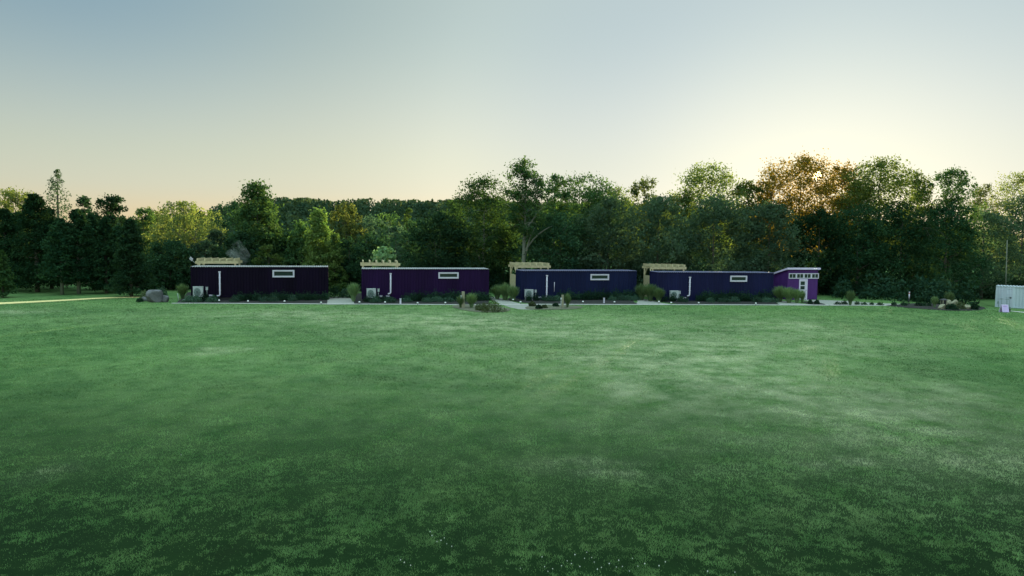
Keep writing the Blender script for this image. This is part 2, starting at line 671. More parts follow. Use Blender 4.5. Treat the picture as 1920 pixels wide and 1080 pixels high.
def gp(pts):
    return [tuple(ground(*p)[:2]) for p in pts]


def smooth_line(pts, n=6):
    """Catmull-Rom through pts"""
    out = []
    P = [np.array(p, float) for p in pts]
    P = [2 * P[0] - P[1]] + P + [2 * P[-1] - P[-2]]
    for i in range(1, len(P) - 2):
        for k in range(n):
            t = k / n
            out.append(.5 * ((2 * P[i]) + (-P[i - 1] + P[i + 1]) * t + (2 * P[i - 1] - 5 * P[i] + 4 * P[i + 1] - P[i + 2]) * t * t
                             + (-P[i - 1] + 3 * P[i] - 3 * P[i + 1] + P[i + 2]) * t ** 3))
    out.append(P[-2])
    return out


def rounded(pts):
    return [tuple(p[:2]) for p in smooth_line(pts + [pts[0]], 5)[:-1]]


def strip(name, px, wid, mat, off, label, cat):
    c = smooth_line(gp(px))
    lft, rgt = [], []
    for i, p in enumerate(c):
        d = c[min(i + 1, len(c) - 1)] - c[max(i - 1, 0)]
        d = d / np.linalg.norm(d)
        nrm = np.array((-d[1], d[0]))
        wd = wid if not hasattr(wid, '__len__') else np.interp(i / (len(c) - 1), np.linspace(0, 1, len(wid)), wid)
        lft.append(p + nrm * wd / 2)
        rgt.append(p - nrm * wd / 2)
    sheet(name, lft + rgt[::-1], mat, off, label, cat)


strip('sandy_path', [(-60, 572), (0, 569.3), (70, 566), (140, 562.3), (200, 559), (262, 557.6)], (2.6, 1.9, 1.5, 1.2, 1.0), M['sunlit_sand'], .03,
      'pale sandy path curving in at the left edge of the lawn', 'path')
strip('edging_path', [(322, 569.0), (420, 569.2), (620, 570.4), (760, 571), (880, 571.8), (1000, 571), (1100, 571.2), (1250, 571.6),
                      (1400, 572), (1540, 572.6), (1650, 573.0), (1735, 575.4), (1800, 577.5), (1860, 580), (1930, 587), (2010, 596)], (.5, .55, .6, .6, .65, .7, .8, 2.2), M['edging'], .03,
      'thin pale gravel edge between the lawn and the planted beds', 'path')
sheet('gravel_walk', gp([(610, 571.4), (612, 562), (618, 556.5), (652, 556.5), (661, 563), (676, 571)]), M['gravel'], .014,
      'short grey gravel walk between the two leftmost purple cabins', 'path')
sheet('gravel_walk', gp([(918, 557), (930, 557), (945, 560.5), (962, 566), (978, 570), (1020, 572), (1000, 581), (972, 580), (957, 577), (938, 570), (920, 562)]), M['gravel'], .014,
      'curving gravel walk between the two middle purple cabins', 'path')
sheet('gravel_walk', gp([(1192, 560), (1206, 560.5), (1226, 564), (1240, 568), (1262, 571.5), (1190, 571.3), (1196, 566)]), M['gravel'], .014,
      'curving gravel walk left of the rightmost purple cabin', 'path')
sheet('gravel_walk', gp([(1452, 564), (1470, 564.5), (1490, 567.5), (1502, 569.5), (1530, 572), (1462, 572), (1456, 567)]), M['gravel'], .014,
      'gravel walk in front of the purple shed', 'path')
sheet('gravel_walk', gp([(1500, 562), (1545, 562.8), (1590, 564.5), (1640, 568.5), (1720, 571.5), (1736, 575), (1650, 572.4), (1545, 571.9), (1530, 567)]), M['gravel'], .014,
      'broad gravel walk running right from the purple shed', 'path')
BEDS = [[(330, 568), (346, 556), (352, 548), (612, 548), (614, 566), (613, 569.8)],
        [(664, 569.9), (662, 562), (668, 550), (914, 550), (917, 563), (916, 571)],
        [(950, 562), (968, 551), (1190, 551), (1188, 566), (1196, 570.4), (1000, 570), (972, 566.5)],
        [(1226, 563), (1236, 552), (1452, 554), (1455, 568), (1462, 571), (1270, 570.6), (1246, 567)]]
for i, b in enumerate(BEDS):
    sheet('planting_bed', gp(b), M['mulch'], .022, 'dark mulch bed along the front of the %s purple cabin' % ['leftmost', 'second', 'third', 'rightmost'][i], 'bed')
sheet('planting_bed', rounded(gp([(846, 576), (862, 571.5), (912, 573), (936, 576), (957, 580), (945, 585), (905, 586), (870, 582)])), M['mulch2'], .036,
      'brown mulch island round the left wooden post on the lawn', 'bed')
sheet('planting_bed', rounded(gp([(984, 577), (1002, 573), (1060, 573), (1092, 576), (1075, 580), (1020, 581), (990, 580)])), M['mulch2'], .036,
      'brown mulch island round the right wooden post on the lawn', 'bed')
sheet('planting_bed', rounded(gp([(1502, 566.5), (1512, 565.5), (1530, 566.5), (1548, 571.4), (1520, 571.2)])), M['mulch'], .022,
      'small dark bed at the foot of the purple shed', 'bed')
sheet('planting_bed', rounded(gp([(1660, 573.8), (1690, 571), (1760, 570), (1840, 575), (1842, 581), (1790, 583), (1720, 579)])), M['mulch'], .04,
      'dark rock garden bed beside the lawn on the right', 'bed')


def inside(poly, x, y):
    r = np.zeros(len(x), bool)
    j = len(poly) - 1
    for i in range(len(poly)):
        xi, yi = poly[i]
        xj, yj = poly[j]
        c = ((yi > y) != (yj > y)) & (x < (xj - xi) * (y - yi) / (yj - yi + 1e-12) + xi)
        r ^= c
        j = i
    return r


# ------------------------------------------------------------------ turf blades (one uncountable thing)
def vnoise(x, y, cell, seed):
    """smooth value noise, 0..1"""
    rg = np.random.default_rng(seed)
    G = rg.uniform(0, 1, (512, 512))
    u, v = x / cell + 1000.3, y / cell + 1000.7
    i, j = np.floor(u).astype(int), np.floor(v).astype(int)
    f, g = u - i, v - j
    f, g = f * f * (3 - 2 * f), g * g * (3 - 2 * g)
    a, b = G[i % 512, j % 512], G[(i + 1) % 512, j % 512]
    c, d = G[i % 512, (j + 1) % 512], G[(i + 1) % 512, (j + 1) % 512]
    return (a * (1 - f) + b * f) * (1 - g) + (c * (1 - f) + d * f) * g


def turf(n=900000, seed=5):
    rg = np.random.default_rng(seed)
    px = rg.uniform(-60, 1980, n)
    py = 560 + (1125 - 560) * rg.uniform(0, 1, n) ** 1.0
    u, v = (px - 960) / 1280, (540 - py) / 1280
    d = np.array(F0)[None] + u[:, None] * np.array(RT)[None] + v[:, None] * np.array(UP)[None]
    t = -CAM_H / d[:, 2]
    P = np.array(CPOS)[None] + d * t[:, None]
    P[:, 0] += rg.normal(0, .15, n)
    P[:, 1] += rg.normal(0, .3, n)
    ok = P[:, 1] < 76
    P = P[ok]
    keep = np.ones(len(P), bool)
    for poly in POLYS:
        keep &= ~inside(poly, P[:, 0], P[:, 1])
    P = P[keep]
    x, y = P[:, 0], P[:, 1]
    # open spots between tufts, mostly near the camera, show the darkened ground
    nz = .50 * vnoise(x, y, .16, 1) + .36 * vnoise(x, y, .5, 2) + .17 * vnoise(x, y, 1.9, 3)
    gap = np.clip((.735 - nz) * 3.3, 0, .97)
    P = P[rg.uniform(0, 1, len(P)) > gap * np.clip(1.15 - (y - 9) / 21, .06, 1)]
    n = len(P)
    x, y = P[:, 0], P[:, 1]
    P[:, 2] = H(x, y) - .005
    dist = y
    tall = .5 * vnoise(x, y, .35, 4) + .5 * vnoise(x, y, 1.3, 5)
    hgt = (.028 + .0005 * dist) * (.4 + 1.3 * tall) * rg.uniform(.6, 1.3, n)
    wid = .00020 * dist ** 1.32 * rg.uniform(.7, 1.3, n)
    az = rg.uniform(0, 2 * np.pi, n)
    lean = (rg.uniform(.1, 1.0, n) + np.clip((dist - 8) / 40, 0, 1) * 1.1) * hgt
    la = rg.uniform(0, 2 * np.pi, n)
    A = P.copy()
    B = P.copy()
    C = P.copy()
    dx, dy = np.cos(az) * wid, np.sin(az) * wid
    A[:, 0] -= dx
    A[:, 1] -= dy
    B[:, 0] += dx
    B[:, 1] += dy
    C[:, 0] += np.cos(la) * lean
    C[:, 1] += np.sin(la) * lean
    C[:, 2] += hgt
    V = np.stack([A, B, C], 1).reshape(-1, 3)
    tint = np.clip(.45 * rg.uniform(0, 1, n) + .9 * (.4 * vnoise(x, y, .3, 6) + .35 * vnoise(x, y, 1.1, 7) + .4 * vnoise(x, y, 4, 8)) - .15, 0, 1)
    o = np_mesh('grass', V, 3, M['blades'], tint, extra={'dry': dry_lit(x, y)})
    tag(o, 'short green turf blades covering the lawn', 'grass', kind='stuff')


turf()


# ------------------------------------------------------------------ foliage generators (numpy)
def leaves(C, size, rg, flat=0.0, aspect=.6, droop=0.0):
    """rhombic leaves at centres C, returns (4n,3)"""
    n = len(C)
    a = rg.normal(0, 1, (n, 3))
    a[:, 2] *= (1 - flat)
    a[:, 2] -= droop
    a /= np.linalg.norm(a, axis=1, keepdims=True)
    b = rg.normal(0, 1, (n, 3))
    b -= a * (a * b).sum(1, keepdims=True)
    b /= np.linalg.norm(b, axis=1, keepdims=True)
    s = size * rg.uniform(.6, 1.35, n)
    a *= (s * .5)[:, None]
    b *= (s * .5 * aspect)[:, None]
    return np.stack([C - a, C - b * 1 + a * .1, C + a, C + b + a * .1], 1).reshape(-1, 3)


def prof(kind, t):
    if kind == 'round':
        return np.sqrt(np.clip(1 - (2 * t - 1) ** 2, 0, 1)) ** .8
    if kind == 'cone':
        return np.clip(1 - t, 0, 1) ** .75 * np.clip(t / .08, .35, 1)
    if kind == 'egg':
        return np.sqrt(np.clip(1 - ((t - .38) / np.where(t > .38, .62, .40)) ** 2, 0, 1))
    if kind == 'column':
        return np.clip(np.sin(np.pi * np.clip(t * .9 + .1, 0, 1)), 0, 1) ** .5
    if kind == 'vase':
        return np.sqrt(np.clip(1 - ((t - .68) / np.where(t > .68, .32, .70)) ** 2, 0, 1))


def make_crown(kind, hb, ht, rx, ry, nleaf, size, seed, lobes=9, shell=.45, clump=.11, sparse=0.0, droop=0.0, tight=1.0):
    """returns leaf vertices, tint, bough points"""
    rg = np.random.default_rng(seed)
    Hc = ht - hb
    # boughs
    bt = np.linspace(.08, .94, lobes) + rg.normal(0, .05, lobes)
    bt = np.clip(bt, .05, .97)
    ph = np.arange(lobes) * 2.4 + rg.uniform(0, 6)
    rr = prof(kind, bt) * rg.uniform(.35, .72, lobes)
    bx, by, bz = np.cos(ph) * rr * rx, np.sin(ph) * rr * ry, hb + bt * Hc
    boughs = np.stack([bx, by, bz], 1)
    # clumps on boughs and on the envelope
    nc = max(60, int(nleaf / 42))
    k = int(nc * .42)
    which = rg.integers(0, lobes, k)
    dirv = rg.normal(0, 1, (k, 3))
    dirv /= np.linalg.norm(dirv, axis=1, keepdims=True)
    lobe_r = (.30 + .22 * rg.uniform(0, 1, lobes)) * min(rx, Hc / 2.2)
    c1_ = boughs[which] + dirv * lobe_r[which][:, None] * (rg.uniform(.55, 1.0, k)[:, None])
    t = rg.uniform(0.01, .985, nc - k)
    # weight by radius
    pr = prof(kind, t)
    keep = rg.uniform(0, 1, len(t)) < np.clip(pr + .15, 0, 1)
    t, pr = t[keep], pr[keep]
    th = rg.uniform(0, 2 * np.pi, len(t))
    wob = 1 + .16 * np.sin(3 * th + seed) * np.sin(5 * t * 3 + seed * .7) + .10 * np.sin(7 * th + 9 * t)
    q = rg.uniform(0, 1, len(t)) ** shell * wob
    c2_ = np.stack([np.cos(th) * pr * rx * q, np.sin(th) * pr * ry * q, hb + t * Hc], 1)
    CC = np.concatenate([c1_, c2_])
    # keep clumps inside the envelope, a little beyond it here and there
    tt = np.clip((CC[:, 2] - hb) / Hc, 0, 1)
    lim = prof(kind, tt) * 1.08 + .05
    rad = np.sqrt((CC[:, 0] / rx) ** 2 + (CC[:, 1] / ry) ** 2)
    sc = np.where(rad > lim, lim / np.maximum(rad, 1e-6), 1)
    CC[:, 0] *= sc
    CC[:, 1] *= sc
    CC[:, 2] = np.clip(CC[:, 2], hb, ht - .15)
    if sparse:
        CC = CC[rg.uniform(0, 1, len(CC)) > sparse]
    ctint = np.clip(rg.normal(.42, .22, len(CC)), 0, 1)
    nl = max(8, int(nleaf / len(CC)))
    cr = clump * .95 * (rx + Hc * .3) * rg.uniform(.6, 1.3, len(CC)) * tight
    off = rg.normal(0, 1, (len(CC), nl, 3)) * cr[:, None, None] * .62
    off[:, :, 2] *= .85
    if droop:
        off[:, :, 2] = -np.abs(rg.exponential(1, (len(CC), nl))) * droop * .6 + off[:, :, 2] * .3
        off[:, :, :2] *= .55
    P = (CC[:, None, :] + off).reshape(-1, 3)
    ti = np.clip(np.repeat(ctint, nl) + rg.normal(0, .16, len(P)), 0, 1)
    sel = P[:, 2] > .05
    P, ti = P[sel], ti[sel]
    V = leaves(P, size, rg, aspect=.62, droop=.8 if droop else 0)
    return V, ti, boughs, CC


def wiggle(p, q, rg, n=5, amp=.06):
    p, q = np.array(p, float), np.array(q, float)
    L_ = np.linalg.norm(q - p)
    out = []
    o = np.zeros(3)
    for i in range(n + 1):
        t = i / n
        if 0 < i < n:
            o = o + rg.normal(0, amp * L_ / n, 3)
        out.append(p + (q - p) * t + o * math.sin(math.pi * t) + np.array((0, 0, .12 * L_ * math.sin(math.pi * t))))
    return out


def make_wood(hb, ht, rx, boughs, CC, rg, r0, lean=(0, 0), twigs=30, stem_to=.8, fork=None):
    mb = MB()
    top = np.array((lean[0], lean[1], hb + (ht - hb) * stem_to))
    n = 9
    trunk = []
    for i in range(n + 1):
        t = i / n
        trunk.append(np.array((0, 0, -.15)) * (1 - t) + top * t + np.array((rg.normal(0, .05 * r0 * 4), rg.normal(0, .05 * r0 * 4), 0)) * (0 < i < n))
    rad = [r0 * (1.35 if i == 0 else 1) * (1 - .88 * i / n) for i in range(n + 1)]
    mb.tube(trunk, rad, 8)
    ends = []
    for b in boughs:
        z = max(hb * .55, min(b[2] - .35 * math.hypot(b[0], b[1]) - .3, top[2] * .97))
        t = (z + .15) / (top[2] + .15)
        i = min(n - 1, int(t * n))
        f = t * n - i
        p = trunk[i] * (1 - f) + trunk[i + 1] * f
        rb = (rad[i] * (1 - f) + rad[i + 1] * f) * .55
        path = wiggle(p, b, rg, 5)
        mb.tube(path, [rb * (1 - .75 * k / 5) for k in range(6)], 6)
        ends.append((b, rb * .25, path))
    if fork is not None:
        for (h0, tip, rf) in fork:
            t = (h0 + .15) / (top[2] + .15)
            i = min(n - 1, int(t * n))
            f = t * n - i
            p = trunk[i] * (1 - f) + trunk[i + 1] * f
            mb.tube(wiggle(p, tip, rg, 6, .05), [rf * (1 - .7 * k / 6) for k in range(7)], 7)
    if len(CC) and twigs:
        B = np.array(boughs)
        for c in CC[rg.permutation(len(CC))[:twigs]]:
            j = np.argmin(((B - c) ** 2).sum(1))
            mb.tube(wiggle(B[j], c, rg, 3), [max(.012, r0 * .12), max(.01, r0 * .09), max(.008, r0 * .06), .006], 4, False)
    return mb


def tree(px, ytop, wpx, Y, kind='round', leaf='green', nleaf=9000, size=.3, base=.22, label='', cat='tree', group=None, name='deciduous_tree', bark='bark',
         seed=0, sparse=0.0, lobes=9, shell=.45, clump=.11, r0=None, depth=None, lean=(0, 0), fork=None, droop=0.0, rot=0.0, twigs=26, stem_to=.8, tight=.86):
    top = at(px, ytop, Y)
    g = h1(top.x, Y)
    ht = top.z - g
    rx = wpx * Y / 1280 / 2
    ry = depth or rx * .85
    hb = ht * base
    V, ti, boughs, CC = make_crown(kind, hb, ht, rx, ry, nleaf, size, seed + 11, lobes, shell, clump, sparse, droop, tight)
    rg = np.random.default_rng(seed + 99)
    root = thing(name, label, cat, (top.x, Y, g), rot, group)
    mb = make_wood(hb, ht, rx, boughs, CC, rg, r0 or max(.10, ht * .017), lean, twigs, stem_to, fork)
    mb.build('trunk', M[bark], root)
    np_mesh('crown', V, 4, L[leaf], ti, root)
    return root


def make_cedar(ht, rx, nleaf, size, seed, ry=None, gap=0.0):
    """dense conical evergreen: sprays along drooping branches in tiers"""
    rg = np.random.default_rng(seed)
    ry = ry or rx
    nb = 150
    Ps, ti = [], []
    per = int(nleaf / nb)
    for i in range(nb):
        t = (i + rg.uniform()) / nb
        t = t ** 1.0
        if rg.uniform() < gap:
            continue
        z = ht * (.05 + .95 * t)
        Rm = max(.05, (1 - t) ** .68 * rg.uniform(.7, 1.12))
        if t < .1:
            Rm *= .75 + t * 2.5
        a = rg.uniform(0, 2 * math.pi)
        s = rg.uniform(0, 1, per) ** .55
        r = s * Rm
        w_ = .17 * rx * (1.1 - s * .5) * min(1, .1 + 1.6 * (1 - t))
        x = np.cos(a) * r * rx + rg.normal(0, 1, per) * w_
        y = np.sin(a) * r * ry + rg.normal(0, 1, per) * w_
        zz = z + ht * .05 * s * (1 if t > .3 else .3) + rg.normal(0, .03 * ht, per) * .6
        Ps.append(np.stack([x, y, zz], 1))
        ti.append(np.clip(rg.normal(.4, .2) + rg.normal(0, .15, per), 0, 1))
    P = np.concatenate(Ps)
    ti = np.concatenate(ti)
    sel = (P[:, 2] > .1) & (P[:, 2] < ht)
    P, ti = P[sel], ti[sel]
    return leaves(P, size, rg, aspect=.45), ti


def cedar(px, ytop, wpx, Y, leaf='cedar', nleaf=9000, size=.28, label='', seed=0, name='evergreen_tree', cat='tree', bark='bark', group=None, gap=0.0, clear=0.0):
    top = at(px, ytop, Y)
    g = h1(top.x, Y)
    ht = top.z - g
    rx = wpx * Y / 1280 / 2
    V, ti = make_cedar(ht - clear, rx, nleaf, size, seed + 7, gap=gap)
    V = V + np.array((0, 0, clear))
    root = thing(name, label, cat, (top.x, Y, g), 0, group)
    mb = MB()
    r0 = ht * .017
    rg = random.Random(seed)
    mb.tube([(0, 0, -.1), (0, 0, ht * .3), (rg.uniform(-.1, .1), 0, ht * .7), (0, 0, ht * .985)], [r0 * 1.3, r0, r0 * .5, .02], 7)
    for k in range(14):
        z = ht * (.12 + .8 * k / 14)
        a = k * 2.4
        q = rx * .7 * (1 - z / ht)
        mb.tube([(0, 0, z), (math.cos(a) * q * .6, math.sin(a) * q * .6, z + .1), (math.cos(a) * q, math.sin(a) * q, z + .25)], [.05, .035, .015], 5)
    mb.build('trunk', M[bark], root)
    np_mesh('crown', V, 4, L[leaf], ti, root)
    return root


# ------------------------------------------------------------------ trees
G1 = 'dark evergreens at the left edge'
G2 = 'trees behind the purple cabins'
G3 = 'tall trees against the bright sky'
G4 = 'dark trees along the right side of the lawn'
G5 = 'mixed trees below the wooded hill'
# left block
tree(24, 356, 96, 86, 'round', 'yellow', 7000, .3, .25, 'rounded golden green tree rising behind the dark evergreens at far left edge', seed=1, group=G5)
tree(205, 369, 64, 82, 'round', 'deep', 6000, .3, .25, 'dark round topped tree poking above the evergreens left of the willow', seed=2, group=G5)
tree(158, 371, 46, 92, 'egg', 'deep', 3500, .3, .2, 'small dark spiky tree top between sparse spire tree and round dark tree', seed=3, group=G5)
cedar(107, 318, 74, 80, 'grey', 2300, .26, 'tall sparse see through tree spiring above the dark evergreens on the left', seed=4, name='larch_tree', gap=.25, clear=5.5, group=G5)
cedar(8, 392, 96, 72, label='dark evergreen cut by the left edge of the picture', seed=1, group=G1)
cedar(64, 364, 122, 71, nleaf=13000, label='broadest dark evergreen, below and left of the sparse spire tree', seed=2, group=G1)
cedar(112, 410, 84, 68, label='dark evergreen whose pale trunk shows left of another pale trunk', seed=3, clear=1.0, bark='bark_pale', group=G1)
cedar(143, 393, 92, 69, label='pointed dark evergreen with a pale trunk foot, between broad evergreen and round tree', seed=4, clear=.8, bark='bark_pale', group=G1)
cedar(196, 408, 78, 70, label='narrow dark evergreen just left of the evergreen nearest the boulders', seed=5, group=G1)
cedar(243, 412, 86, 66.5, nleaf=12000, label='evergreen with its right side catching light, nearest the grey boulders', seed=6, leaf='deep', group=G1)
cedar(92, 392, 96, 76, label='dark evergreen filling the gap behind the two pale trunks', seed=8, group=G1)
cedar(172, 402, 90, 75, label='dark evergreen behind the gap left of the narrow dark evergreen', seed=9, group=G1)
cedar(32, 398, 90, 77, label='dark evergreen behind, between edge evergreen and broadest evergreen', seed=10, group=G1)
cedar(222, 424, 80, 73, label='dark evergreen behind the lit evergreen nearest the boulders', seed=11, group=G1)
cedar(2, 470, 50, 64, nleaf=3000, leaf='green', label='small light green evergreen low at the left picture edge', seed=7, group=G1)
# willow and company
tree(345, 376, 158, 85, 'round', 'yellow', 12000, .26, .2, 'feathery golden willow with arching limbs behind the leftmost cabin', seed=10, droop=1.0, bark='bark', lobes=12, clump=.12, name='willow_tree',
     group=G5, twigs=50, r0=.3)
tree(292, 392, 66, 98, 'round', 'yellow', 4000, .3, .2, 'low golden tree left of the feathery willow', seed=11, group=G5)
tree(268, 392, 54, 95, 'round', 'green', 3500, .3, .2, 'small green tree top just right of the lit evergreen', seed=12, group=G5)
tree(407, 428, 54, 81, 'round', 'grey', 4000, .27, .15, 'pale grey green tree tucked right of the willow', seed=13, droop=.6, group=G5)
tree(318, 452, 96, 76, 'round', 'deep', 7000, .28, .08, 'dark bushy tree under the willow, left of the leftmost cabin', seed=14, group=G2)
tree(385, 450, 90, 79, 'round', 'grey', 6000, .27, .08, 'dull green bushy tree rising right behind the pergola of the leftmost cabin', seed=15, droop=.5, group=G2)
tree(436, 380, 76, 130, 'round', 'deep', 4500, .36, .15, 'dark tree on the left shoulder of the wooded hill', seed=16, group=G5)
tree(482, 346, 96, 78, 'egg', 'green', 13000, .29, .08, 'tall irregular spire tree with yellowish right side behind the leftmost cabin', seed=17, lobes=13, group=G2, stem_to=.95)
tree(452, 440, 80, 75, 'round', 'deep', 5500, .28, .08, 'dark rounded tree low at the left foot of the tall spire tree', seed=18, group=G2)
tree(504, 462, 56, 73, 'round', 'gold', 3500, .26, .1, 'small yellow green tree behind the middle of the leftmost cabin', seed=19, group=G2)
tree(540, 440, 70, 81, 'round', 'deep', 5000, .28, .08, 'dark tree between the tall spire tree and the bright pointed pair', seed=20, group=G2)
tree(566, 418, 64, 79, 'egg', 'green', 6000, .28, .08, 'left tree of the bright pointed pair above the leftmost cabin', seed=21, group=G2)
tree(598, 394, 86, 77.5, 'cone', 'gold', 10000, .28, .06, 'right and taller tree of the bright yellow green pointed pair', seed=22, group=G2, stem_to=.95)
tree(627, 440, 54, 75, 'cone', 'gold', 5000, .28, .06, 'short yellow green tree beside the right end of the leftmost cabin roof', seed=23, group=G2)
tree(648, 377, 78, 105, 'round', 'yellow', 6500, .3, .25, 'golden round headed willow glowing below the hill ridge', seed=24, droop=.7, name='willow_tree', group=G5, twigs=40)
tree(690, 404, 52, 110, 'egg', 'grey', 4000, .3, .15, 'pale leafy tree just right of the golden round headed willow', seed=25, group=G5)
tree(727, 402, 62, 120, 'round', 'green', 4500, .33, .15, 'mid green round tree below the hill ridge left of the golden spire', seed=26, group=G5)
tree(766, 387, 26, 105, 'column', 'gold', 2600, .28, .15, 'thin golden spire of a tree below the hill ridge', seed=27, group=G5)
tree(742, 424, 116, 96, 'round', 'grey', 7500, .29, .1, 'wide soft grey green tree in front of the golden spire', seed=28, droop=.7, group=G5)
tree(655, 452, 96, 77, 'round', 'deep', 7000, .28, .06, 'dark tree filling the gap between the two leftmost cabins', seed=29, group=G2)
tree(700, 440, 80, 84, 'round', 'deep', 5500, .28, .06, 'dark tree behind the light green sapling', seed=30, group=G2)
tree(722, 464, 54, 71.5, 'round', 'lime', 1500, .42, .2, 'light green large leaved sapling glowing above the pergola of the second cabin', seed=31, clump=.16, name='sapling', group=G2)
tree(790, 418, 84, 86, 'round', 'deep', 6500, .3, .06, 'dark green tree left of the large dark round tree behind second cabin', seed=32, group=G2)
tree(826, 405, 126, 77, 'round', 'deep', 13000, .29, .04, 'large dark round tree behind the right half of the second cabin', seed=33, group=G2)
tree(850, 374, 60, 125, 'round', 'green', 4000, .34, .1, 'green tree on the hill just left of the spreading tree', seed=34, group=G5)
# middle
tree(908, 338, 156, 79, 'egg', 'green', 14000, .26, .22, 'spreading tree with a bent pale trunk left of the tall forked tree', seed=40, bark='bark_pale', lobes=13, sparse=.1, group=G2, twigs=50,
     fork=[(2.5, (-2.6, 0, 8), .12)])
tree(985, 301, 92, 76, 'egg', 'green', 7600, .25, .42, 'tallest tree in the middle with pale forked trunk and airy crown', seed=41, bark='bark_pale', lobes=15, sparse=.12, group=G3,
     twigs=70, stem_to=.93, r0=.27, shell=.6, fork=[(3.6, (1.2, -.3, 7.4), .13), (4.6, (3.2, -.4, 7.6), .12), (6.5, (2.6, 0, 10.2), .09), (6.8, (-2.2, .3, 10), .08)])
tree(1040, 330, 62, 84, 'egg', 'green', 6000, .25, .3, 'slim airy tree just right of the tallest forked tree', seed=42, sparse=.2, group=G3, bark='bark_pale', twigs=40)
tree(1104, 334, 148, 85, 'round', 'green', 17000, .27, .2, 'broad dome shaped tree between forked tree and narrow airy tree', seed=43, group=G3)
tree(1052, 404, 150, 78, 'round', 'deep', 12000, .28, .06, 'dark tree behind the roof of the third cabin', seed=44, group=G2)
tree(945, 425, 90, 82, 'round', 'deep', 6000, .28, .06, 'dark tree behind the pale trunks between second and third cabins', seed=45, group=G2)
tree(1160, 352, 76, 92, 'round', 'glow', 6500, .26, .2, 'low sunlit tree left of the narrow airy tree', seed=46, group=G3, sparse=.1)
tree(1210, 333, 62, 92, 'column', 'glow', 5600, .25, .35, 'narrow airy tree with a flat top standing alone on the skyline', seed=47, sparse=.15, group=G3, shell=.8, twigs=40)
tree(1142, 378, 156, 77, 'egg', 'grey', 13000, .28, .04, 'grey green tree behind the window of the third cabin', seed=48, group=G2)
tree(1236, 376, 150, 76, 'egg', 'grey', 13000, .28, .04, 'grey green tree behind the pergola of the rightmost cabin', seed=49, group=G2)
tree(1335, 313, 146, 93, 'round', 'glow', 14500, .26, .25, 'airy spreading tree with sunlit leaves above the rightmost cabin', seed=50, sparse=.15, lobes=14, shell=.6, group=G3, twigs=50)
tree(1272, 350, 80, 92, 'round', 'glow', 6500, .26, .3, 'low airy tree left of the spreading sunlit tree', seed=51, sparse=.15, group=G3)
tree(1404, 342, 80, 92, 'round', 'glow', 6800, .26, .3, 'low airy tree between the spreading tree and the one hiding the sun', seed=52, sparse=.15, group=G3)
tree(1340, 372, 176, 77, 'egg', 'grey', 14000, .28, .04, 'broad grey green tree behind the downpipe of the rightmost cabin', seed=53, group=G2)
tree(1444, 384, 124, 75.5, 'egg', 'grey', 12000, .28, .05, 'grey green tree with clumped boughs behind left side of purple shed', seed=54, lobes=14, tight=.8, group=G2)
# sun and right
tree(1503, 299, 178, 93, 'round', 'amber', 24000, .26, .3, 'broad orange lit tree with the low sun shining through it', seed=60, sparse=.05, lobes=14, shell=.6, group=G3, twigs=60, tight=.85)
tree(1448, 330, 66, 95, 'round', 'amber', 5000, .26, .3, 'small orange lit tree left of the tree hiding the sun', seed=61, sparse=.15, group=G3)
tree(1580, 303, 72, 95, 'egg', 'amber', 8500, .26, .3, 'orange lit tree just right of the tree hiding the sun', seed=62, sparse=.1, group=G3, twigs=40)
tree(1652, 302, 156, 89, 'round', 'glow', 18500, .26, .28, 'tall knobbly topped tree to the right of the sun', seed=63, lobes=15, shell=.6, group=G3, tight=.8, sparse=.06)
tree(1612, 340, 96, 97, 'round', 'glow', 9000, .26, .3, 'lower tree in the dip right of the sun', seed=64, group=G3, sparse=.1)
tree(1722, 327, 72, 92, 'round', 'glow', 7500, .26, .3, 'left tree of the pair of leafy tops right of the knobbly tree', seed=65, sparse=.12, group=G3, tight=.8)
tree(1788, 321, 98, 90, 'round', 'green', 10500, .26, .3, 'right tree of the pair of leafy tops right of the knobbly tree', seed=66, sparse=.1, lobes=14, group=G3, tight=.8)
tree(1850, 347, 78, 106, 'round', 'yellow', 5000, .24, .3, 'thin see through tree on the skyline above the white container', seed=67, sparse=.25, group=G3, twigs=50)
tree(1902, 328, 124, 106, 'round', 'yellow', 10000, .25, .3, 'airy light green tree at the right edge above the white container', seed=68, sparse=.15, group=G3, twigs=50)
tree(1538, 398, 140, 79, 'egg', 'cedar', 11500, .28, .08, 'dark tree right behind the purple shed', seed=70, group=G4)
tree(1612, 388, 150, 80, 'egg', 'cedar', 12000, .28, .08, 'dark tree just right of the one behind the shed', seed=71, group=G4)
tree(1694, 382, 156, 82, 'egg', 'cedar', 12500, .28, .06, 'dark tree behind the white marker post', seed=72, group=G4)
tree(1778, 386, 150, 87, 'egg', 'cedar', 12000, .28, .06, 'dark tree behind the rock garden boulders', seed=73, group=G4)
tree(1848, 398, 130, 93, 'egg', 'grey', 10500, .28, .06, 'dull green tree left of the white container', seed=74, group=G4)
tree(1922, 372, 130, 96, 'egg', 'grey', 10500, .28, .06, 'dull green tree behind the white container', seed=75, group=G4)

tree(2010, 384, 150, 95, 'egg', 'grey', 10500, .28, .06, 'dull green tree just beyond the right picture edge behind the white container', seed=76, group=G4)


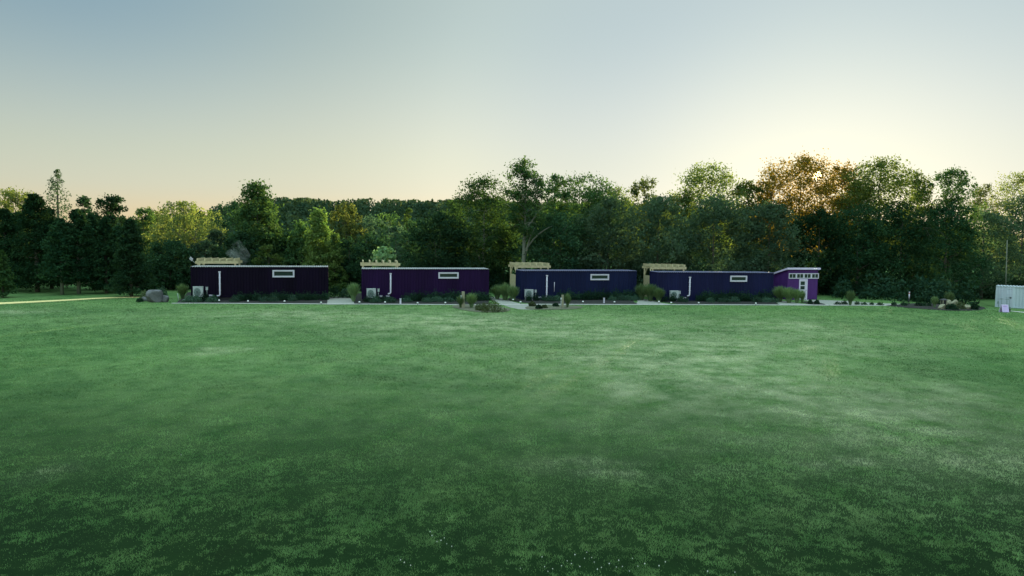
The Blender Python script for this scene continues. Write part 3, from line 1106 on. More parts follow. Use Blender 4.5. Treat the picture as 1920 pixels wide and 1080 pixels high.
def far_woods():
    rg = np.random.default_rng(31)
    Ps, ti = [], []
    cnt = 0
    pts = []
    for i in range(9000):
        x, y = rg.uniform(-175, 150), rg.uniform(140, 262)
        if H(x, y) < 1.5 and rg.uniform() < .75:
            continue
        pts.append((x, y, 'c' if rg.uniform() < .7 else 'r'))
        if len(pts) > 2100:
            break
    for i in range(260):                       # lower woods just behind the first trees
        x, y = rg.uniform(-130, 175), rg.uniform(104, 138)
        pts.append((x, y, 'r'))
    for x, y, k in pts:
        g = h1(x, y)
        hh = rg.uniform(6.2, 7.8) if y > 139 else rg.uniform(6.0, 9.2)
        rr = hh * rg.uniform(.2, .27) if k == 'c' else hh * rg.uniform(.34, .45)
        n = 95 if k == 'c' else 230
        t = rg.uniform(0, 1, n) ** (1.2 if k == 'c' else .7)
        pr = np.clip(1 - t, 0, 1) ** .8 if k == 'c' else np.sqrt(np.clip(1 - (2 * t - 1) ** 2, 0, 1)) ** .7
        a = rg.uniform(0, 2 * np.pi, n)
        q = pr * rr * rg.uniform(.3, 1.05, n)
        Ps.append(np.stack([x + np.cos(a) * q, y + np.sin(a) * q, g + hh * (.06 + .94 * t)], 1))
        ti.append(np.clip(rg.normal(.42, .22) + rg.normal(0, .15, n), 0, 1))
    P = np.concatenate(Ps)
    V = leaves(P, .85, rg, aspect=.6)
    o = np_mesh('far_woods', V, 4, L['far'], np.concatenate(ti))
    tag(o, 'distant conifer woods covering the hill behind the cabins', 'woods', kind='stuff')


far_woods()


def undergrowth():
    rg = np.random.default_rng(77)
    Ps, ti = [], []
    for i in range(520):
        x = rg.uniform(-42, 80)
        y = rg.uniform(76.5, 90) + max(0, (x - 30)) * .05
        g = h1(x, y)
        if x > 50.5 and y < 93:
            y = y + 14
        elif x > 30 and y < 86:
            y = y - 4.2
        hh = rg.uniform(1.0, 3.6)
        rr = rg.uniform(.7, 1.8)
        n = 190
        d = rg.normal(0, 1, (n, 3))
        d /= np.linalg.norm(d, axis=1, keepdims=True)
        d[:, 2] = np.abs(d[:, 2])
        d *= rg.uniform(.4, 1, n)[:, None] ** .5
        Ps.append(np.stack([x + d[:, 0] * rr, y + d[:, 1] * rr, g + d[:, 2] * hh], 1))
        ti.append(np.clip(rg.normal(.35, .22) + rg.normal(0, .15, n), 0, 1))
    for i in range(150):
        x = rg.uniform(-90, -36)
        y = rg.uniform(84, 100)
        n = 190
        hh, rr = rg.uniform(1.5, 4.5), rg.uniform(1, 2.2)
        d = rg.normal(0, 1, (n, 3))
        d /= np.linalg.norm(d, axis=1, keepdims=True)
        d[:, 2] = np.abs(d[:, 2])
        Ps.append(np.stack([x + d[:, 0] * rr, y + d[:, 1] * rr, h1(x, y) + d[:, 2] * hh], 1))
        ti.append(np.clip(rg.normal(.35, .22) + rg.normal(0, .15, n), 0, 1))
    V = leaves(np.concatenate(Ps), .34, rg)
    o = np_mesh('undergrowth', V, 4, L['shrub'], np.concatenate(ti))
    tag(o, 'dark tangled undergrowth below the trees', 'undergrowth', kind='stuff')


undergrowth()


# ------------------------------------------------------------------ container cabins
LEN, WID, HGT = 12.19, 2.44, 2.9


def corr(n_per, depth, length):
    """trapezoid profile (s, d) along a corrugated wall"""
    p = length / n_per
    out = [(0, 0)]
    for i in range(n_per):
        b = i * p
        out += [(b + p * .14, 0), (b + p * .32, depth), (b + p * .68, depth), (b + p * .86, 0)]
    out.append((length, 0))
    return out


def corr_walls(mb, z0, z1, L_=LEN, W_=WID, inset=.03, front=True, skip_end=None):
    pr = corr(44 if L_ > 8 else 22, .04, L_ - .24)
    for (y, sgn) in ((inset, 1), (W_ - inset, -1)):
        vs, fs = [], []
        for s, d in pr:
            vs += [(.12 + s, y + sgn * d, z0), (.12 + s, y + sgn * d, z1)]
        for i in range(len(pr) - 1):
            q = (2 * i, 2 * i + 2, 2 * i + 3, 2 * i + 1)
            fs.append(q if sgn > 0 else q[::-1])
        mb.add(vs, fs)
    pe = corr(9, .04, W_ - .24)
    for (x, sgn) in ((inset, 1), (L_ - inset, -1)):
        if skip_end == (0 if sgn > 0 else 1):
            continue
        vs, fs = [], []
        for s, d in pe:
            vs += [(x + sgn * d, .12 + s, z0), (x + sgn * d, .12 + s, z1)]
        for i in range(len(pe) - 1):
            q = (2 * i, 2 * i + 1, 2 * i + 3, 2 * i + 2)
            fs.append(q if sgn > 0 else q[::-1])
        mb.add(vs, fs)


def frame_rails(mb, L_=LEN, W_=WID, H_=HGT):
    for x in (0, L_ - .12):
        for y in (0, W_ - .12):
            mb.box(x, y, 0, x + .12, y + .12, H_ - .02)
    for y in (0, W_ - .10):
        mb.box(.12, y, 0, L_ - .12, y + .10, .16)
        mb.box(.12, y, H_ - .12, L_ - .12, y + .10, H_ - .04)
    for x in (.004, L_ - .104):
        mb.box(x, .12, 0, x + .10, W_ - .12, .16)
        mb.box(x, .12, H_ - .12, x + .10, W_ - .12, H_ - .04)


def corr_roof(mb, L_=LEN, W_=WID, H_=HGT, n=58):
    pr = corr(n, .045, L_)
    vs, fs = [], []
    for s, d in pr:
        vs += [(s, -.025, H_ - .045 + d + .0), (s, W_ + .025, H_ - .045 + d), (s, -.025, H_ - .075 + d), (s, W_ + .025, H_ - .075 + d)]
    for i in range(len(pr) - 1):
        a, b = 4 * i, 4 * i + 4
        fs += [(a, b, b + 1, a + 1), (a + 2, a + 3, b + 3, b + 2), (a, a + 2, b + 2, b), (a + 1, b + 1, b + 3, a + 3)]
    mb.add(vs, fs)


def solve_place(xl, xr, yt, th, L_=LEN, H_=HGT):
    """front-left corner so that the top front edge runs from px xl to px xr"""
    lo, hi = 40.0, 110.0
    for _ in range(60):
        m = (lo + hi) / 2
        p = at(xl, yt, m)
        q = p + Vector((math.cos(th), math.sin(th), 0)) * L_
        if proj(q)[0] > xr:
            lo = m
        else:
            hi = m
    p = at(xl, yt, lo)
    return Vector((p.x, p.y, p.z - H_))


def wall_hit(base, th, px, py, off=0.0):
    n = Vector((-math.sin(th), math.cos(th), 0))
    d = ray(px, py)
    t = ((Vector(base) - CPOS).dot(n) + off) / d.dot(n)
    p = CPOS + d * t - Vector(base)
    return p.x * math.cos(th) + p.y * math.sin(th), p.z


def ring(mb, x0, z0, x1, z1, w_, y0, y1):
    mb.box(x0, y0, z1 - w_, x1, y1, z1)
    mb.box(x0, y0, z0, x1, y1, z0 + w_)
    mb.box(x0, y0, z0 + w_, x0 + w_, y1, z1 - w_)
    mb.box(x1 - w_, y0, z0 + w_, x1, y1, z1 - w_)


CAB = [
    dict(xl=357, xr=615, yt=499.2, th=R(14), mat='purple_shade', roof='roof_pale', win=(511, 552, 506.3, 520), pipe=(412, 510.5, 554), box=(388, 541.5), vents=[(395.5, 553.8), (714 - 319, 553.8)],
         ac=(361, 377, 537.3, 551.5), lab='leftmost purple corrugated container cabin, almost black in the shade', which='leftmost'),
    dict(xl=678, xr=917, yt=503.2, th=R(13), mat='purple', roof='roof_pale', win=(822, 860, 510.6, 522.3), pipe=(732.4, 513.8, 550), box=(709.6, 544.5), vents=[(714, 555.3), (727, 555.3)],
         ac=(687, 701.4, 541, 553.3), lab='second purple corrugated container cabin, the reddest purple of the row', which='second'),
    dict(xl=977.5, xr=1194, yt=507.0, th=R(13), mat='purple_blue', roof='roof_blue', win=(1107, 1142, 513.9, 525.3), pipe=(1025.2, 517.4, 557), box=(1004, 546.5), vents=[(1011.8, 557.3)],
         ac=(984.3, 998.2, 542.8, 554.5), lab='third blue purple container cabin with a pale screened end at its left', which='third'),
    dict(xl=1232, xr=1451, yt=509.6, th=R(6), mat='purple_blue2', roof='roof_blue', win=(1369, 1401, 517, 528.2), pipe=(1293.3, 520.6, 554), box=(1274, 548.7), vents=[(1271.5, 558.5), (1283, 558.8)],
         ac=(1256.8, 1270, 545, 556), lab='rightmost indigo container cabin, its right end beside the purple shed', which='rightmost'),
]
ac_proto = None
perg_boards = None


def make_ac(loc, rot, label, group):
    t = thing('outdoor_unit', label, 'heat pump', loc, rot, group)
    m = MB().box(0, 0, .30, .84, .32, 1.02)
    m.box(-.012, -.012, .985, .852, .332, 1.03)
    m.build('casing', M['ac'], t)
    g = MB()
    n = 28
    vs = [(.36 + .29 * math.cos(2 * math.pi * k / n), -.02, .64 + .29 * math.sin(2 * math.pi * k / n)) for k in range(n)]
    vs += [(.36 + .29 * math.cos(2 * math.pi * k / n), -.001, .64 + .29 * math.sin(2 * math.pi * k / n)) for k in range(n)]
    g.add(vs, [tuple(range(n))] + [(k, (k + 1) % n, n + (k + 1) % n, n + k) for k in range(n)])
    go = g.build('fan_grille', M['grille'], t)
    b = MB()
    for r_ in (.1, .19, .27):
        pts = [(.36 + r_ * math.cos(2 * math.pi * k / 20), -.03, .64 + r_ * math.sin(2 * math.pi * k / 20)) for k in range(21)]
        b.tube(pts, .008, 4, False)
    for k in range(4):
        a = math.pi * k / 4
        b.tube([(.36 - .28 * math.cos(a), -.03, .64 - .28 * math.sin(a)), (.36 + .28 * math.cos(a), -.03, .64 + .28 * math.sin(a))], .008, 4)
    b.build('guard_ring', M['dark'], go)
    for x in (.03, .75):
        s = MB().box(x, .02, 0, x + .05, .07, .3).box(x, .07, .0, x + .05, .25, .04).box(x, .25, 0, x + .05, .30, .3)
        s.build('leg', M['white'], t)
    return t


PW, PD = 3.45, 3.0          # pergola width and depth


def pergola(base, th, i, c):
    """open timber pergola behind the left end of a cabin"""
    p = Vector(base)
    off = Vector((-math.sin(th), math.cos(th), 0)) * (WID + .06)
    g = p + off + Vector((math.cos(th), math.sin(th), 0)) * (.3 if i == 3 else .1)
    z0 = h1(g.x, g.y)
    roof = p.z - z0 + HGT
    t = thing('pergola', ['timber pergola behind the leftmost cabin with rafters glowing orange',
                          'timber pergola behind the second cabin with six separate rafter ends showing',
                          'timber pergola behind the third cabin with pale board screen and knee brace',
                          'timber pergola behind the rightmost cabin, its board screen the widest'][i], 'pergola', (g.x, g.y, z0), th, 'timber pergolas behind the cabins')
    bz = roof + .16
    posts = [(0, .05), (PW - .14, .05), (0, PD - .14), (PW - .14, PD - .14)]
    for x, y in posts:
        MB().box(x, y, 0, x + .14, y + .14, bz).build('post', M['wood'], t)
    for y in (.05, PD - .14):
        MB().box(-.18, y - .02, bz, PW + .2, y + .16, bz + .24).build('beam', M['wood'], t)
    for k in range(6):
        x = .02 + k * (PW - .18) / 5
        MB().box(x, -.35, bz + .242, x + .10, PD + .35, bz + .50).build('rafter', M['wood'], t)
    MB().bar((.07, .2, bz - .75), (.07, .95, bz - .02), .09, .09).build('knee_brace', M['wood'], t)
    MB().bar((.07, PD - .2, bz - .75), (.07, PD - .95, bz - .02), .09, .09).build('knee_brace', M['wood'], t)
    s = MB()
    y0, y1 = .05 + .145, PD - .145
    nb = 18
    for k in range(nb):
        a = y0 + (y1 - y0) * k / nb
        b = y0 + (y1 - y0) * (k + 1) / nb - .012
        s.box(.03, a, .08, .055 + .006 * (k % 2), b, bz - .72)
    s.box(.06, y0, .4, .10, y1, .5).box(.06, y0, bz - .84, .10, y1, bz - .74)
    s.build('board_screen', M['wood'], t)
    return t, g, z0, bz


for i, c in enumerate(CAB):
    th = c['th']
    b = solve_place(c['xl'], c['xr'], c['yt'], th)
    c['base'] = b
    t = thing('container_cabin', c['lab'], 'container cabin', b, th, 'purple container cabins in a row')
    m = MB()
    corr_walls(m, .14, HGT - .1)
    frame_rails(m)
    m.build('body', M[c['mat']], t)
    gz = b.z - h1(b.x + 6, b.y + 2)
    MB().box(.06, .06, -gz - .1 - .15, LEN - .06, WID - .06, -.002).build('foundation', M['dark'], t)
    r = MB()
    corr_roof(r)
    r.build('roof', M[c['roof']], t)
    # high strip window
    x0, x1, yt, yb = c['win']
    ax, az = wall_hit(b, th, x0, yb)
    bx, bz = wall_hit(b, th, x1, yt)
    f = MB()
    ring(f, ax, az, bx, bz, .115, -.035, .06)
    ring(f, ax + .117, az + .117, bx - .117, bz - .117, .03, -.012, .06)
    fr = f.build('window', M['white'], t)
    MB().box(ax + .148, .015, az + .148, bx - .148, .05, bz - .148).build('pane', M['glass'], fr)
    # downpipe
    px, y0, y1 = c['pipe']
    sx, sz1 = wall_hit(b, th, px, y0)
    _, sz0 = wall_hit(b, th, px, y1)
    d = MB()
    d.tube([(sx, -.07, sz1), (sx, -.07, sz0 + .1), (sx - .05, -.10, sz0), (sx - .26, -.16, sz0 - .04)], .072, 10)
    d.box(sx - .1, -.15, sz1 - .02, sx + .1, .0, sz1 + .09)
    for z in (sz1 - .5, (sz0 + sz1) / 2, sz0 + .5):
        d.box(sx - .09, -.15, z - .02, sx + .09, .03, z + .02)
    d.build('downpipe', M['white'], t)
    # meter box, wall vents
    mx, mz = wall_hit(b, th, *c['box'])
    q = MB().box(mx - .09, -.1, mz - .12, mx + .09, .03, mz + .16).box(mx - .1, -.12, mz + .16, mx + .1, .03, mz + .18)
    q.tube([(mx, -.04, mz - .12), (mx, -.04, max(.1, mz - .6))], .02, 6)
    q.build('meter_box', M['ac'], t)
    for vx, vy in c['vents'][:1 if i == 0 else 2]:
        vx, vz = wall_hit(b, th, vx, vy)
        vz = max(vz, .12)
        v = MB().box(vx - .14, -.14, vz - .06, vx + .14, .02, vz + .05)
        v.box(vx - .16, -.16, vz + .05, vx + .16, .02, vz + .07)
        v.build('wall_vent', M['white'], t)
    if i == 2:
        kx, kz1 = wall_hit(b, th, 1039.3, 529)
        _, kz0 = wall_hit(b, th, 1039.3, 547)
        MB().tube([(kx, -.05, kz1), (kx, -.05, kz0)], .028, 8).build('conduit', M['white'], t)
    # heat pump standing in the bed before the wall
    x0, x1, yt, yb = c['ac']
    off = -.55
    n_ = Vector((-math.sin(th), math.cos(th), 0))
    ux, uz = wall_hit(b, th, x0 + .5, yt, off)
    wp = Vector(b) + Vector((math.cos(th), math.sin(th), 0)) * ux + n_ * off
    g = h1(wp.x, wp.y)
    top = b.z + uz
    lab = 'cream heat pump unit before the %s cabin, half hidden by a dark shrub' % c['which']
    if ac_proto is None:
        ac = ac_proto = make_ac((0, 0, 0), 0, lab, 'heat pump units before the cabins')
    else:
        ac = copy_tree(ac_proto)
        ac['label'] = lab
    ac.location = (wp.x, wp.y, top - 1.03)
    ac.rotation_euler = (0, 0, th)
    # concrete-like pad is hidden by planting; let the legs meet the soil
    if top - 1.03 > g:
        ac.scale = (1, 1, (top - g) / 1.03)
        ac.location.z = g
    c['perg'] = pergola(b, th, i, c)

# tilted solar panel above the leftmost pergola
t0, g0, z0, bz0 = CAB[0]['perg']
pp = at(358.5, 485.5, g0.y + .4)
sp = thing('solar_panel', 'small pale tilted panel on a stalk above the leftmost pergola', 'solar panel', (pp.x, pp.y, pp.z), 0)
Mx = Matrix.Rotation(R(40), 4, 'Y') @ Matrix.Rotation(R(25), 4, 'X')
MB().box(-.17, -.02, -.15, .17, .02, .15, Mx).build('panel', M['white'], sp)
MB().tube([(.02, .02, -.02), (.18, .03, -.22), (.36, .05, -.42)], .02, 6).build('stalk', M['ac'], sp)

# ------------------------------------------------------------------ purple shed
th = R(12)
SW, SD, SHF, SHB = 3.5, 2.7, 3.22, 2.56
g = at(1475.6, 562.5, 71)
sb = Vector((g.x, g.y, h1(g.x, g.y)))
sh = thing('shed', 'small purple shed with lilac trimmed slanting roof and white door', 'shed', sb, th)
m = MB()
vs = [(0, 0, 0), (SW, 0, 0), (SW, SD, 0), (0, SD, 0), (0, 0, SHF), (SW, 0, SHF), (SW, SD, SHB), (0, SD, SHB)]
m.add(vs, [(0, 3, 2, 1), (4, 5, 6, 7), (0, 1, 5, 4), (1, 2, 6, 5), (2, 3, 7, 6), (3, 0, 4, 7)])
nb = 22
for k in range(nb + 1):            # board and batten cladding
    x = SW * k / nb
    m.box(x - .018, -.014, 0, x + .018, .01, SHF - .06)
for k in range(18):
    y = SD * k / 17
    m.box(-.014, y - .018, 0, .01, y + .018, SHF - .08 - (SHF - SHB) * y / SD)
m.build('wall', M['shed_purple'], sh)
sl = (SHB - SHF) / SD
r = MB()
o_ = .16


def rz(y):
    return SHF + sl * y + .005


vs = [(-o_, -o_, rz(-o_)), (SW + o_, -o_, rz(-o_)), (SW + o_, SD + o_, rz(SD + o_)), (-o_, SD + o_, rz(SD + o_))]
vs += [(x, y, z + .07) for x, y, z in vs]
r.add(vs, [(0, 3, 2, 1), (4, 5, 6, 7), (0, 1, 5, 4), (1, 2, 6, 5), (2, 3, 7, 6), (3, 0, 4, 7)])
ro = r.build('roof', M['roof_blue'], sh)
f = MB()
f.box(-o_ - .03, -o_ - .03, rz(-o_) - .10, SW + o_ + .03, -o_ - .002, rz(-o_) + .10)
for x in (-o_ - .03, SW + o_ + .002):
    y0, y1 = -o_, SD + o_
    vs = [(x, y0, rz(y0) - .1), (x + .028, y0, rz(y0) - .1), (x + .028, y1, rz(y1) - .1), (x, y1, rz(y1) - .1)]
    vs += [(a, b_, c_ + .19) for a, b_, c_ in vs]
    f.add(vs, [(0, 3, 2, 1), (4, 5, 6, 7), (0, 1, 5, 4), (1, 2, 6, 5), (2, 3, 7, 6), (3, 0, 4, 7)])
f.build('fascia', M['lilac'], ro)
# band of four windows
ax, az = wall_hit(sb, th, 1478.4, 522.3)
bx, bz = wall_hit(sb, th, 1535.0, 512.4)
az, bz = bz - .56, bz
wn = (bx - ax) / 4
for k in range(4):
    x0 = ax + wn * k
    f = MB()
    ring(f, x0 + .002, az, x0 + wn - .002, bz, .085, -.05, -.016)
    f.box(x0 + wn / 2 - .02, -.046, az + .085, x0 + wn / 2 + .02, -.016, bz - .085)
    fo = f.build('window', M['white'], sh)
    MB().box(x0 + .085, -.03, az + .085, x0 + wn / 2 - .021, -.018, bz - .085).box(x0 + wn / 2 + .021, -.03, az + .085, x0 + wn - .085, -.018, bz - .085).build('pane', M['glass'], fo)
# door
ax, dz1 = wall_hit(sb, th, 1498.4, 523.3)
bx, _ = wall_hit(sb, th, 1514.0, 523.3)
dz1 = min(dz1, az - .03)
f = MB()
f.box(ax, -.055, .0, ax + .09, -.016, dz1)
f.box(bx - .09, -.055, .0, bx, -.016, dz1)
f.box(ax + .09, -.055, dz1 - .10, bx - .09, -.016, dz1)
f.build('door_frame', M['lilac'], sh)
d = MB().box(ax + .092, -.045, .04, bx - .092, -.017, dz1 - .102)
do = d.build('door', M['white'], sh)
w0, w1 = ax + .16, ax + .16 + (bx - ax) * .5
MB().box(w0, -.052, dz1 - .62, w1, -.046, dz1 - .24).build('pane', M['glass'], do)
MB().box(w0, -.052, dz1 - 1.08, w1, -.046, dz1 - .72).build('pane', M['glass'], do)
MB().tube([(bx - .17, -.05, 1.0), (bx - .17, -.11, 1.0)], [.03, .035], 8).build('handle', M['dark'], do)

# ------------------------------------------------------------------ white shipping container on the right
YW = 80
p1 = at(1867.5, 536.5, YW)
thw = R(-37)
H2 = 2.47
DW = 1.74          # width of the door end
gz = p1.z - H2
wc = thing('shipping_container', 'white shipping container with double doors at the right edge of the lawn', 'shipping container', (p1.x, p1.y, gz), thw)
# local frame: doors fill the first 2.2 m of the long face as seen, sides corrugated beyond
m = MB()
WL = 9.0
m.box(DW - .1, .02, 0, DW, .14, H2)
m.box(0, .02, 0, .1, .14, H2)
pr = corr(24, .05, WL - DW)
vs, fs = [], []
for s, dd in pr:
    vs += [(DW + s, .03 + dd, .12), (DW + s, .03 + dd, H2 - .1)]
for q in range(len(pr) - 1):
    fs.append((2 * q, 2 * q + 2, 2 * q + 3, 2 * q + 1))
m.add(vs, fs)
m.box(DW, .0, 0, WL, .1, .12).box(.1, .0, H2 - .1, WL, .1, H2).box(.1, .0, 0, DW - .1, .1, .10)
pe = corr(9, .04, 2.2)
vs, fs = [], []
for s, dd in pe:
    vs += [(.02 + dd, .14 + s, 0.02), (.02 + dd, .14 + s, H2 - .06)]
for q in range(len(pe) - 1):
    fs.append((2 * q, 2 * q + 1, 2 * q + 3, 2 * q + 2))
m.add(vs, fs)
m.box(0, 2.34, 0, WL, 2.44, H2).box(WL - .1, .1, 0, WL, 2.34, H2)
m.build('body', M['steel'], wc)
rr_ = MB()
corr_roof(rr_, WL, 2.44, H2 + .06, 30)
rr_.build('roof', M['steel'], wc)
for k in range(2):
    a, b_ = (.1, DW / 2 - .005) if k == 0 else (DW / 2 + .005, DW - .1)
    d = MB().box(a, .03, .105, b_, .08, H2 - .105)
    for z in (.55, 1.05, 1.55, 2.02):
        d.box(a + .06, .015, z, b_ - .06, .031, z + .05)
    do = d.build('door', M['steel_door'], wc)
    for x in ((a + .25), (b_ - .25)):
        MB().tube([(x, -.012, .06), (x, -.012, H2 - .05)], .02, 8).build('lock_rod', M['steel'], do)
    if k == 0:
        MB().box(a + .12, .004, .42, a + .26, .014, .72).build('plate', M['grille'], do)
    else:
        MB().box(b_ - .30, .0, 1.08, b_ - .12, .014, 1.28).build('plate', M['dark'], do)
        mk = MB()
        for q in range(4):
            mk.box(a + .12 + q * .09, .006, 1.16, a + .18 + q * .09, .014, 1.20)
        for q in range(6):
            mk.box(a + .2 + q * .08, .02, 2.12, a + .25 + q * .08, .029, 2.17)
        mk.build('marking', M['grille'], do)
    MB().box(b_ - .42 if k == 0 else a + .08, -.03, .98, b_ - .08 if k == 0 else a + .42, -.012, 1.02).build('handle', M['grille'], do)

# thin pole behind it
pb = at(1886.5, 536, 84)
pt = at(1888.5, 450, 84)
g = h1(pb.x, 84)
po = thing('pole', 'tall thin grey pole standing behind the white shipping container', 'pole', (pb.x, 84, g))
MB().tube([(0, 0, 0), (pt.x - pb.x, 0, pt.z - g)], [.075, .05], 10).build('shaft', M['bark_pale'], po)
MB().tube([(0, 0, 0), (0, 0, .25)], [.14, .12], 10).build('base_collar', M['bark_pale'], po)

# lilac sandwich board and small bollard beside it
g = ground(1882.5, 585.6)
sg = thing('sandwich_board', 'lilac folding sandwich board standing on the path before the white container', 'sign', g, R(6))
for s, nm in ((-1, 'front'), (1, 'rear')):
    Mb = Matrix.Translation((0, s * .2, 0)) @ Matrix.Rotation(R(14) * s, 4, 'X')
    bo = MB().box(-.3, -.015, .03, .3, .015, .68, Mb).build('board', M['sign'], sg)
    ring_ = MB()
    for (x0, z0_, x1, z1) in ((-.32, .0, -.3, .70), (.3, .0, .32, .70), (-.32, .68, .32, .71)):
        ring_.box(x0, -.025, z0_, x1, .025, z1, Mb)
    ring_.build('frame', M['lilac'], bo)
    if s < 0:
        ink = MB()
        for q in range(5):
            ink.box(-.17 + q * .07, -.021, .535, -.12 + q * .07, -.0165, .575, Mb)
        ink.build('marking', M['sign_ink'], bo)
g = ground(1893, 585)
bo = thing('bollard', 'small black ribbed bollard right of the lilac sandwich board', 'bollard', g)
MB().tube([(0, 0, 0), (0, 0, .30)], [.075, .07], 10).build('shaft', M['dark'], bo)
mcap = MB()
for z in (.30, .37, .44):
    mcap.tube([(0, 0, z), (0, 0, z + .035)], [.10, .085], 10)
mcap.tube([(0, 0, .3), (0, 0, .5)], .045, 8)
mcap.build('lamp_head', M['grille'], bo)

# ------------------------------------------------------------------ boulders


def boulder(px, py, wpx, hpx, label, mat='rock', seed=0, flat=0.0, group='boulders among the planting'):
    g = ground(px, py)
    rx = wpx * g.y / 1280 / 2
    hh = hpx * g.y / 1280
    rg = random.Random(seed)
    bm = bmesh.new()
    bmesh.ops.create_icosphere(bm, subdivisions=3, radius=1)
    planes = [Vector((rg.gauss(0, 1), rg.gauss(0, 1), rg.gauss(.2, .8))).normalized() for _ in range(9)]
    cut = [rg.uniform(.5, .78) for _ in planes]
    for v in bm.verts:
        for p, q in zip(planes, cut):
            dd = v.co.dot(p)
            if dd > q:
                v.co -= p * (dd - q)
        v.co += v.co.normalized() * rg.uniform(-.02, .02)
    zmin, zmax = min(v.co.z for v in bm.verts), max(v.co.z for v in bm.verts)
    xm = max(abs(v.co.x) for v in bm.verts)
    for v in bm.verts:
        v.co.x *= rx / xm
        v.co.y *= rx * .8 / xm
        v.co.z = (v.co.z - zmin) / (zmax - zmin) * (hh + .12) - .12
    me = bpy.data.meshes.new('boulder')
    bm.to_mesh(me)
    bm.free()
    me.materials.append(M[mat])
    o = bpy.data.objects.new('boulder', me)
    o.location = g
    link(o)
    tag(o, label, 'boulder', group)


boulder(290, 566.5, 30, 24, 'largest grey boulder standing left of the leftmost cabin', seed=3)
boulder(311, 566.5, 14, 13, 'small grey boulder at the right side of the largest boulder', seed=8)
boulder(272, 564, 12, 8, 'low dark stone at the left foot of the largest boulder', seed=12)
boulder(1766.5, 580, 17, 10, 'tan boulder at the left front of the rock garden, below the dark lantern', 'rock_tan', 21)
boulder(1780, 574.5, 13, 13, 'left pale rounded boulder at the back of the rock garden', 'rock_tan', 22)
boulder(1790, 574.5, 14, 13, 'right pale rounded boulder at the back of the rock garden', 'rock_tan', 23)
boulder(1812, 580, 17, 9, 'flat topped tan boulder at the right end of the rock garden', 'rock_tan', 24)

# dark lantern on the left tan boulder
g = ground(1769, 577)
ln = thing('lantern', 'dark box lantern standing behind the tan boulder in the rock garden', 'lantern', g)
MB().box(-.2, -.2, .0, .2, .2, .06).box(-.2, -.2, .06, -.14, -.14, .72).box(.14, -.2, .06, .2, -.14, .72).box(-.2, .14, .06, -.14, .2, .72).box(.14, .14, .06, .2, .2, .72).build('frame', M['rock_tan'], ln)
MB().box(-.13, -.13, .06, .13, .13, .70).build('pane', M['dark'], ln)
MB().box(-.25, -.25, .72, .25, .25, .78).box(-.15, -.15, .78, .15, .15, .85).build('cap', M['rock'], ln)

# ------------------------------------------------------------------ posts and stakes


def tap_post(px, ytop, ybase, wpx, label):
    g = ground(px, ybase)
    top = at(px, ytop, g.y).z - g.z
    wd = wpx * g.y / 1280
    t = thing('tap_post', label, 'post', g, R(8), 'wooden tap posts on mulch islands')
    m = MB().box(-wd / 2, -wd / 2, -.05, wd / 2, wd / 2, top)
    m.build('timber', M['wood_old'], t)
    MB().tube([(-wd / 2 - .05, -.05, 0), (-wd / 2 - .05, -.05, top * .62)], .03, 8).build('pipe', M['ac'], t)
    MB().tube([(-wd / 2 - .05, -.06, top * .62), (-wd / 2 - .05, -.06, top * .78)], [.07, .06], 8).tube([(-wd / 2 - .05, -.06, top * .70), (-wd / 2 - .09, -.22, top * .66), (-wd / 2 - .09, -.24, top * .58)], .025, 6).build('tap', M['ac'], t)


tap_post(868.3, 546.8, 577.5, 5.4, 'left wooden post with white pipe, rising out of the lawn island grasses')
tap_post(1054.5, 552.8, 577, 3.8, 'right wooden post with white tap, beside a single grass clump on the lawn')


def short_post(px, yt, yb, label):
    g = ground(px, yb)
    top = at(px, yt, g.y).z - g.z
    o = thing('marker_post', label, 'post', g, 0, 'short white posts by the lawn edge')
    MB().box(-.07, -.07, 0, .07, .07, top).build('shaft', M['white'], o)
    MB().box(-.085, -.085, top, .085, .085, top + .03).build('cap', M['white'], o)


short_post(751, 560.2, 570.2, 'short square white post at the lawn edge before the second cabin')
short_post(1132.5, 559, 568.6, 'short square white post in the bed before the third cabin')
g = ground(335, 563.5)
st = MB().tube([(0, 0, 0), (-.04, 0, .32), (-.10, 0, .66)], [.03, .025, .015], 6).build('stake', M['white'], None, g)
tag(st, 'thin leaning white stake at the left end of the first bed', 'stake')
g = ground(1704, 571.5)
mt = thing('marker_post', 'slim white topped marker post before the dark trees on the right', 'post', g)
top = at(1703.5, 547, g.y).z - g.z
MB().tube([(0, 0, 0), (0, 0, top * .5)], .045, 8).build('shaft', M['dark'], mt)
MB().tube([(0, 0, top * .5), (0, 0, top * .82)], .055, 8).build('sleeve', M['white'], mt)
MB().tube([(0, 0, top * .82), (0, 0, top * .9)], .055, 8).build('band', M['red'], mt)
MB().tube([(0, 0, top * .9), (0, 0, top)], .055, 8).build('cap', M['white'], mt)

